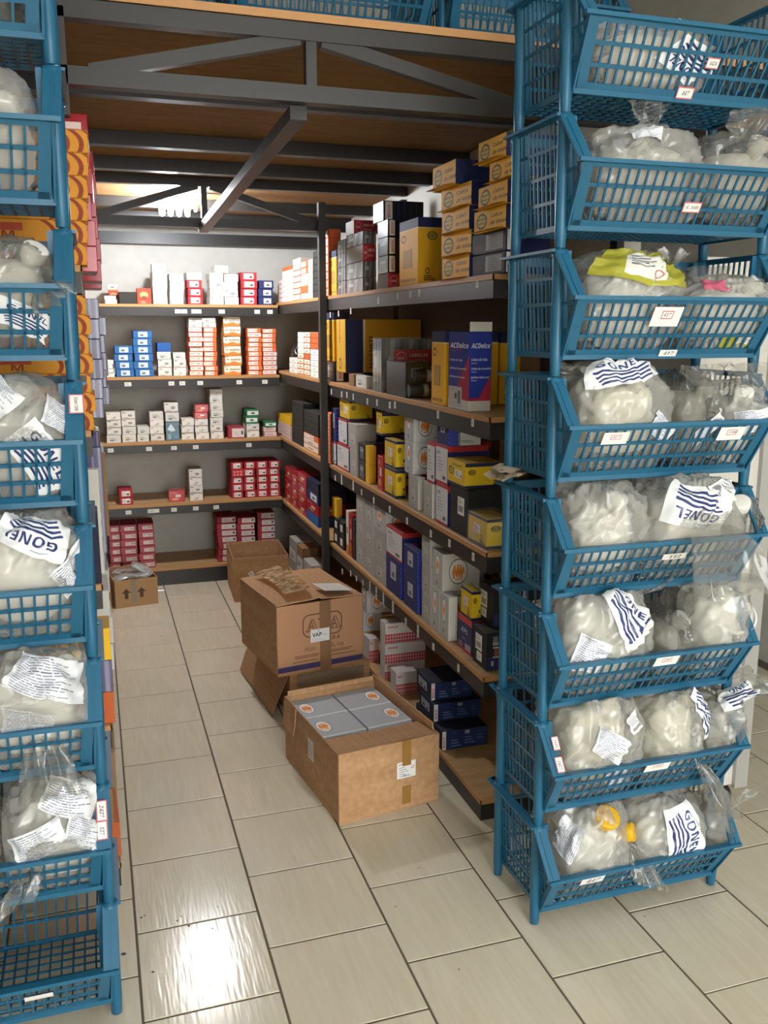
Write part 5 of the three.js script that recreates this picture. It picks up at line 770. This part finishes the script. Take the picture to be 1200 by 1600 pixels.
function patchGeo(surf, lon, lat, w, h, spin, rect, out = 1.012, n = 14) {   // a label bent over the film
  const p = [], u = [], id = [], c0 = Math.cos(spin), s0 = Math.sin(spin);
  for (let j = 0; j <= n; j++) for (let i = 0; i <= n; i++) { const a = (i / n - .5) * w, b = (j / n - .5) * h, lo = lon + (a * c0 - b * s0) / Math.max(.35, Math.cos(lat)), la = lat + a * s0 + b * c0, q = surf(dirOf(lo, la)).multiplyScalar(out); p.push(q.x, q.y, q.z); u.push(rect[0] + (rect[2] - rect[0]) * i / n, rect[1] + (rect[3] - rect[1]) * j / n); }
  for (let j = 0; j < n; j++) for (let i = 0; i < n; i++) { const A = j * (n + 1) + i; id.push(A, A + 1, A + n + 2, A, A + n + 2, A + n + 1); }
  const g = new THREE.BufferGeometry(); g.setAttribute('position', new THREE.Float32BufferAttribute(p, 3)); g.setAttribute('uv', new THREE.Float32BufferAttribute(u, 2)); g.setIndex(id); g.computeVertexNormals(); return g;
}
function sheetGeo(from, along, out, w, len, k, droop = 0) {   // the open end of a bag: a creased sheet that spreads from its gathered root
  const n = 26, m = 18, p = [], id = [], nn = V().crossVectors(along, out).normalize();
  for (let j = 0; j <= m; j++) for (let i = 0; i <= n; i++) { const u = i / n - .5, v = j / m, sp = .3 + .7 * Math.sqrt(v); const q = from.clone().addScaledVector(along, u * w * sp).addScaledVector(out, v * len).addScaledVector(nn, (.03 * noise(u * 6 + k, v * 1.3, k) + .009 * ridge(u * 9, v * 1.6, k)) * (.35 + v)); q.y -= droop * v * v; p.push(q.x, q.y, q.z); }
  for (let j = 0; j < m; j++) for (let i = 0; i < n; i++) { const A = j * (n + 1) + i; id.push(A, A + 1, A + n + 2, A, A + n + 2, A + n + 1); }
  const g = new THREE.BufferGeometry(); g.setAttribute('position', new THREE.Float32BufferAttribute(p, 3)); g.setIndex(id); g.computeVertexNormals(); return g;
}
// keeps a bag between the walls of its basket: it lies flat against the slats below the front lip
function inBasket(c, tw, y0) {
  return (v, out) => {
    const h = v.y + c.y - y0; let X = v.x + c.x - tw.x, Z = v.z + c.z + tw.s;
    const m = .006 - out, zf = h < .182 ? .012 + Math.max(0, h - .05) / .132 * .076 - m - .004 : .088 + (h - .182) * .5, lean = .014 * (RING - Math.min(h, RING)) / .25;
    if (h < RING + .02) { X = Math.min(Math.max(X, lean + m + .004), BW - lean - m - .004); Z = Math.max(Z, -.243 + m); }
    Z = Math.min(Z, zf);
    return V(X - c.x + tw.x, Math.min(Math.max(v.y, y0 + .054 - c.y + Math.max(0, -out)), y0 + RING + (Z < .02 ? .036 : .036 + (Z - .02)) - c.y + out * .5), Z - c.z - tw.s);
  };
}
const paperMat = new THREE.MeshStandardMaterial({ color: '#ffffff', roughness: .3, side: THREE.DoubleSide });
let bagNo = 0;
function bag({ px, top: tp, base, s = 1.99, depth = .13, lab, group, rough = 1, jar = 'tank', jm = M.jar, labels = [], tails = [], film = M.film, X }) {
  const k = ++bagNo * 3.71, yt = yAt(tp, xAt((px[0] + px[1]) / 2, s, base + .2), s - .02), h = Math.max(.1, yt - base), xl = xAt(px[0], s, base + h / 2), xr = xAt(px[1], s, base + h / 2), a = (xr - xl) / 2, b = h / 2;
  const t = thing('bagged_reservoir', lab, 'plastic bag', [(xl + xr) / 2, base + b, -s], 0, group);
  const inside = inBasket(t.position, px[1] < 400 ? LT : RT, base - .054);
  const raw = bagSurface(a, b, depth, k, rough), lim = (v) => { v.x = Math.max(-a * .995, Math.min(a * .995, v.x)); return v; }, surf = (q) => inside(lim(raw(q)), 0), rawL = bagSurface(a, b, depth, k, rough, false), surfL = (q) => inside(lim(rawL(q).multiplyScalar(1.05)), .003); part('bag_film', filmGeo(surf), film, t);
  const c0 = bagSurface(a * .74, b * .72, depth * .7, k * 1.9, .55, false), boxy = (q) => { const e = 6, r = 1 / Math.pow(Math.abs(q.x) ** e + Math.abs(q.y) ** e + Math.abs(q.z) ** e, 1 / e); const v = c0(q), w = V(q.x * r * a * .66, q.y * r * b * .62, q.z * r * depth * .62), groove = Math.abs((v.y / b * 3 + 9) % 1 - .5) < .08 ? .97 : 1; return v.lerp(w, bagNo % 2 ? .75 : .35).multiplyScalar(groove); };
  const c = (q) => inside(boxy(q), -.008), core = filmGeo(c, 48, 32);
  const body = part('reservoir', core, jm, t);
  if (jar !== 'plain') { const nk = new THREE.LatheGeometry([[0, 0], [.02, 0], [.02, .022], [.026, .024], [.026, .046], [.022, .05], [0, .05]].map(([r, y]) => new THREE.Vector2(r, y)), 20); const o = part('neck', nk, jar === 'cap' ? M.cap : jm, body); o.position.copy(c(dirOf(.3 + (bagNo % 3 - 1) * .7, .8))).multiplyScalar(jar === 'cap' ? 1.06 : .9); o.quaternion.setFromUnitVectors(V(0, 1, 0), V((bagNo % 3 - 1) * .4, .8, .5).normalize()); if (jar === 'cap') { o.scale.set(1.35, .9, 1.35); const o2 = part('neck', nk, M.cap, body); o2.position.copy(c(dirOf(.95, .35))).multiplyScalar(1.02); o2.quaternion.setFromUnitVectors(V(0, 1, 0), V(.7, .3, .6).normalize()); }
    if (jar === 'lid') { const d = part('lid', new THREE.LatheGeometry([[0, .012], [.058, .012], [.06, .018], [.066, .018], [.068, .01], [.066, 0], [0, 0]].map(([r, y]) => new THREE.Vector2(r, y)), 36), M.white, body); d.position.set(0, b * .25, depth * .45); d.quaternion.setFromUnitVectors(V(0, 1, 0), V(-.1, .75, .6).normalize()); } }
  for (const [rect, lon, lat, w, hh, spin] of labels) part('label', patchGeo(surfL, lon, lat, w * .85, hh * .85, spin ?? 0, rect, 1), paperMat, t);
  tails.forEach(([lon, lat, al, out, w, len, droop], i) => part('bag_mouth', sheetGeo(surf(dirOf(lon, lat)).multiplyScalar(.96), V(...al).normalize(), V(...out).normalize(), w * .9, len * .8, k + i, droop ?? 0), M.filmDark, t));
  return t;
}
const RB = (k) => k * RING + .054, LB = (k) => k * (RING + .002) + .054, GR = 'bagged reservoirs in the right tower', GL = 'bagged reservoirs in the left tower';
// right tower, from the floor up
bag({ px: [850, 963], top: 1246, base: RB(0), lab: 'bag with yellow capped white bottle in lowest right basket', group: GR, jar: 'cap', jm: M.white, labels: [[bagInfo, -.9, .45, .7, .6, 1.2], [bagPrint, .8, -.25, .7, .5, -1]], tails: [[.9, .15, [.8, -.3, 0], [.3, -.45, .6], .14, .13, .03]] });
bag({ px: [965, 1074], top: 1236, base: RB(0), lab: 'bag with upright blue stripe print in middle of lowest right basket', group: GR, jar: 'plain', labels: [[bagPrint, .05, .35, 1.3, .95, -1.45]] });
bag({ px: [1076, 1165], top: 1226, base: RB(0), lab: 'bag with square white tank, right end of lowest right basket', group: GR, rough: .8, jm: M.white, jar: 'plain', tails: [[.2, .8, [1, 0, 0], [.35, .8, .1], .16, .1, .02]] });
bag({ px: [850, 978], top: 1070, base: RB(1), lab: 'yellowish bag with two small labels in second right basket', group: GR, jm: M.jarWarm, labels: [[bagInfo, -.05, .2, .75, .5, -.5], [bagCode, .6, .45, .4, .3, .2], [bagInfo, .3, -.45, .5, .45, -1]] });
bag({ px: [980, 1074], top: 1064, base: RB(1), lab: 'crumpled bag with slanted blue print in second right basket', group: GR, jm: M.jarWarm, labels: [[bagPrint, .75, .5, 1, .6, -1.25]], tails: [[.6, -.3, [.7, -.4, 0], [.5, -.75, .45], .1, .17, .05]] });
bag({ px: [1076, 1200], top: 1058, base: RB(1), lab: 'round white bag overhanging right end of second right basket', group: GR, depth: .14, labels: [[bagPrint, -.5, .85, .8, .5, .5], [bagInfo, .7, .8, .6, .35, -.3]] });
bag({ px: [854, 990], top: 906, base: RB(2), lab: 'bag with steep blue letters in third right basket', group: GR, labels: [[bagPrint, .25, .55, 1.15, .75, -1.15], [bagInfo, -.5, -.05, .7, .6, -.3]], tails: [[1.2, .7, [.4, 0, .5], [.8, .6, 0], .12, .08, 0]] });
bag({ px: [992, 1050], top: 955, base: RB(2), lab: 'small murky grey bag in the middle of third right basket', group: GR, jm: M.jarGrey, film: M.filmDark });
bag({ px: [1052, 1182], top: 896, base: RB(2), lab: 'bag with round white lid in third right basket', group: GR, jar: 'lid', depth: .13, rough: .8, tails: [[-.9, .7, [.4, 0, .6], [-.8, .5, .2], .14, .1, 0], [1, .8, [.4, 0, .6], [.8, .5, 0], .14, .08, 0]] });
bag({ px: [866, 983], top: 756, base: RB(3), lab: 'heavily crumpled clear bag at left of fourth right basket', group: GR, rough: 1.3 });
bag({ px: [985, 1122], top: 742, base: RB(3), s: 1.965, depth: .15, lab: 'bag with large blue lettering and hanging mouth, fourth right basket', group: GR, labels: [[bagPrint, -.25, .5, 1.25, .8, 2.95], [bagCode, .45, .72, .42, .6, -1.5]], tails: [[.1, .22, [1, 0, 0], [.02, -.45, .9], .27, .15, .1]] });
bag({ px: [1120, 1186], top: 765, base: RB(3), lab: 'bag with blue letters against right side, fourth right basket', group: GR, labels: [[bagPrint, .3, .3, 1.2, .8, -1.1]] });
bag({ px: [878, 1022], top: 566, base: RB(4), lab: 'bag with wavy blue stripes at left of fifth right basket', group: GR, labels: [[bagPrint, -.25, .82, 1.3, .55, .25], [bagInfo, .5, -.1, .6, .4, -.6]], jm: M.jarWarm, tails: [[-1.3, .8, [.3, 0, .6], [-.75, .7, 0], .14, .08, 0]] });
bag({ px: [1024, 1090], top: 590, base: RB(4), lab: 'clear bag with dark part in middle of fifth right basket', group: GR, film: M.filmDark, rough: 1.3, jm: M.jarGrey, labels: [[bagInfo, .1, -.05, 1, .5, .6]], tails: [[0, .8, [1, 0, 0], [-.2, .8, .1], .16, .07, 0]] });
bag({ px: [1092, 1194], top: 600, base: RB(4), lab: 'bag with barcode label at right of fifth right basket', group: GR, labels: [[bagCode, .75, .6, .75, .5, -.2], [bagInfo, -.35, .15, .9, .6, .15]], tails: [[.2, .9, [1, 0, .2], [-.2, .7, -.2], .2, .09, 0]] });
bag({ px: [890, 1038], top: 400, base: RB(5), lab: 'bag with olive green label in sixth right basket', group: GR, labels: [[oliveLabel, -.05, .7, 1.7, .8, -.15]], tails: [[1.3, .8, [.3, 0, .6], [.8, .7, 0], .12, .07, 0]] });
bag({ px: [1040, 1190], top: 436, base: RB(5), lab: 'low white bag at right of sixth right basket', group: GR, labels: [[print('pinklab', 60, 30, (g, w, h) => { fill(g, '#c4607a', -1, -1, w + 2, h + 2); }), -.6, .7, .4, .3, .3], [oliveLabel, .3, -.6, 1, .4, .1]], tails: [[-.8, .9, [.6, 0, .3], [-.3, .7, 0], .14, .06, 0]] });
bag({ px: [902, 1076], top: 205, base: RB(6), lab: 'greyish bag with peak at left of seventh right basket', group: GR, jm: M.jarGrey, labels: [[bagInfo, -.3, .75, .5, .35, .3]], tails: [[-.1, 1.2, [1, 0, 0], [-.1, .9, 0], .12, .06, 0]] });
bag({ px: [1070, 1200], top: 215, base: RB(6), lab: 'shiny clear bag at right of seventh right basket', group: GR, film: M.filmDark, tails: [[.2, 1.1, [1, .2, 0], [.3, .7, 0], .24, .1, 0]] });
bag({ px: [905, 1080], top: 42, base: RB(7), lab: 'bag with blue stripes behind slats of topmost right basket', group: GR, labels: [[bagPrint, .5, -.1, 1.1, .8, 2.5]] });
// left tower
bag({ px: [-150, 8], top: 1250, base: LB(1), s: 2, lab: 'white bag cut by picture edge in second left basket', group: GL, tails: [[.6, -.4, [.7, -.4, 0], [-.3, -.8, .5], .14, .1, 0]] });
bag({ px: [10, 166], top: 1200, base: LB(1), s: 1.99, depth: .14, lab: 'bag with two text labels in second left basket', group: GL, labels: [[bagInfo, .4, .75, 1, .6, -.4], [bagInfo, -.25, .2, 1.1, .55, .35], [bagInfo, .55, .22, .8, .5, -.5]], tails: [[-.5, -.3, [.7, .5, 0], [-.5, -.6, .5], .18, .14, 0]] });
bag({ px: [-35, 148], top: 1010, base: LB(2), s: 1.98, depth: .15, lab: 'bag with big text label and hanging mouth, third left basket', group: GL, labels: [[bagInfo, .3, .68, 1.35, .6, -.42], [bagInfo, -.1, .05, .9, .5, -.3], [bagCode, -.95, -.1, .6, .5, 0]], tails: [[.1, -.35, [1, 0, 0], [.1, -.9, .35], .15, .14, .02]] });
bag({ px: [-60, 134], top: 800, base: LB(3), s: 1.99, depth: .14, lab: 'bag with bold blue letters in fourth left basket', group: GL, labels: [[bagPrint, .25, .75, 1.05, .65, 2.6], [bagInfo, .8, .15, .8, .55, .6]], rough: 1.1 });
bag({ px: [-70, 114], top: 588, base: LB(4), s: 1.99, depth: .14, lab: 'smooth grey bag with tilted blue print in fifth left basket', group: GL, rough: .6, jm: M.jarGrey, labels: [[bagPrint, .45, -.25, 1.3, .75, -1], [bagInfo, .95, .3, .9, .5, -.55], [bagInfo, -.15, .75, .7, .5, -.9]] });
bag({ px: [-80, 96], top: 378, base: LB(5), s: 1.99, depth: .14, lab: 'shiny clear bag with ring neck in sixth left basket', group: GL, film: M.filmDark, labels: [[bagPrint, .4, -.35, 1.2, .5, -.4]], tails: [[.7, .2, [.6, .4, .2], [.4, -.5, .5], .12, .06, 0]] });
bag({ px: [-90, 66], top: 108, base: LB(6), s: 1.99, depth: .14, lab: 'smooth plump grey bag in seventh left basket', group: GL, rough: .35, jm: M.jarGrey, jar: 'plain' });
bag({ px: [-120, 40], top: -60, base: LB(7), s: 2.05, depth: .11, lab: 'dim bag behind the slats of topmost left basket', group: GL, jm: M.jarGrey, film: M.filmDark });
{ const b = new THREE.SphereGeometry(1, 40, 26), p = b.attributes.position; for (let i = 0; i < p.count; i++) { const q = V(p.getX(i), p.getY(i), p.getZ(i)), f = 1 + .25 * ridge(q.x * 2, q.y * 2, q.z * 2) + .1 * ridge(q.x * 6, q.y * 6, q.z * 6); p.setXYZ(i, q.x * f * .06, Math.max(q.y * f * .085, -.08), q.z * f * .09); } b.computeVertexNormals();
  top('plastic_bag', b, std('#2a2826', .2), 'crumpled dark plastic bag on far corner second shelf', 'plastic bag', [1.25, LEVEL[3] + .081, -5.565]); b.scale(.9, 1, .7); }
// folded brown papers on the rim of the fourth right basket
{ const m = new MB(), n = 10; for (const [o, y0, tw] of [[0, 0, .1], [.02, .006, -.2]]) { const f = (i, k) => V(o - .1 + .15 * i / n + tw * .1 * k / n, y0 + .02 * Math.sin(i / n * 2 + o * 40) + .012 * noise(i * .5, k * .5, o * 90), -.05 + .1 * k / n); for (let i = 0; i < n; i++) for (let k = 0; k < n; k++) m.quad(f(i, k + 1), f(i + 1, k + 1), f(i + 1, k), f(i, k)); }
  top('paper_bundle', m.geo(), new THREE.MeshStandardMaterial({ color: '#b3a48d', roughness: .8, side: THREE.DoubleSide }), 'loose brownish papers lying on rim of fourth right basket', 'paper', [1.1, 4 * RING + .02, -2.16]); }
// ---------------------------------------------------------------- right-hand background
{
  const t = thing('display_cabinet', 'narrow white cabinet on castors behind the right tower', 'cabinet', [1.86, 0, -2.27]);
  const sh = new THREE.Shape(); const w = .3, h = 1.7, r = .05; sh.moveTo(0, 0); sh.lineTo(w, 0); sh.lineTo(w, h - r); sh.quadraticCurveTo(w, h, w - r, h); sh.lineTo(0, h); sh.lineTo(0, 0);
  const g = new THREE.ExtrudeGeometry(sh, { depth: .45, bevelEnabled: true, bevelSize: .004, bevelThickness: .004, bevelSegments: 2 }); g.translate(-w / 2, .1, -.45); part('body', g, std('#cfcbc2', .5), t);
  part('seam_strip', boxGeo(.045, .053, .1, 1.7, .004, .0075), M.rubber, t); part('corner_post', boxGeo(.1, .15, .09, 1.6, .004, .02), std('#b9b8b4', .35, .4), t);
  for (const [x, z] of [[-.11, -.05], [.11, -.05], [-.11, -.4], [.11, -.4]]) { const c = part('castor', new THREE.CylinderGeometry(.035, .035, .025, 18).rotateZ(Math.PI / 2), M.rubber, t); c.position.set(x, .035, z); part('fork', boxGeo(-.018, .018, .0, .07, -.008, .008), M.chrome, c); }
}
sheetTex = new THREE.CanvasTexture(sheet); sheetTex.colorSpace = THREE.SRGBColorSpace;
ink.map = gloss.map = paperMat.map = sheetTex;
if (ay + ah > ATLAS) throw new Error('print sheet is full: ' + (ay + ah));
renderer.render(scene, camera);
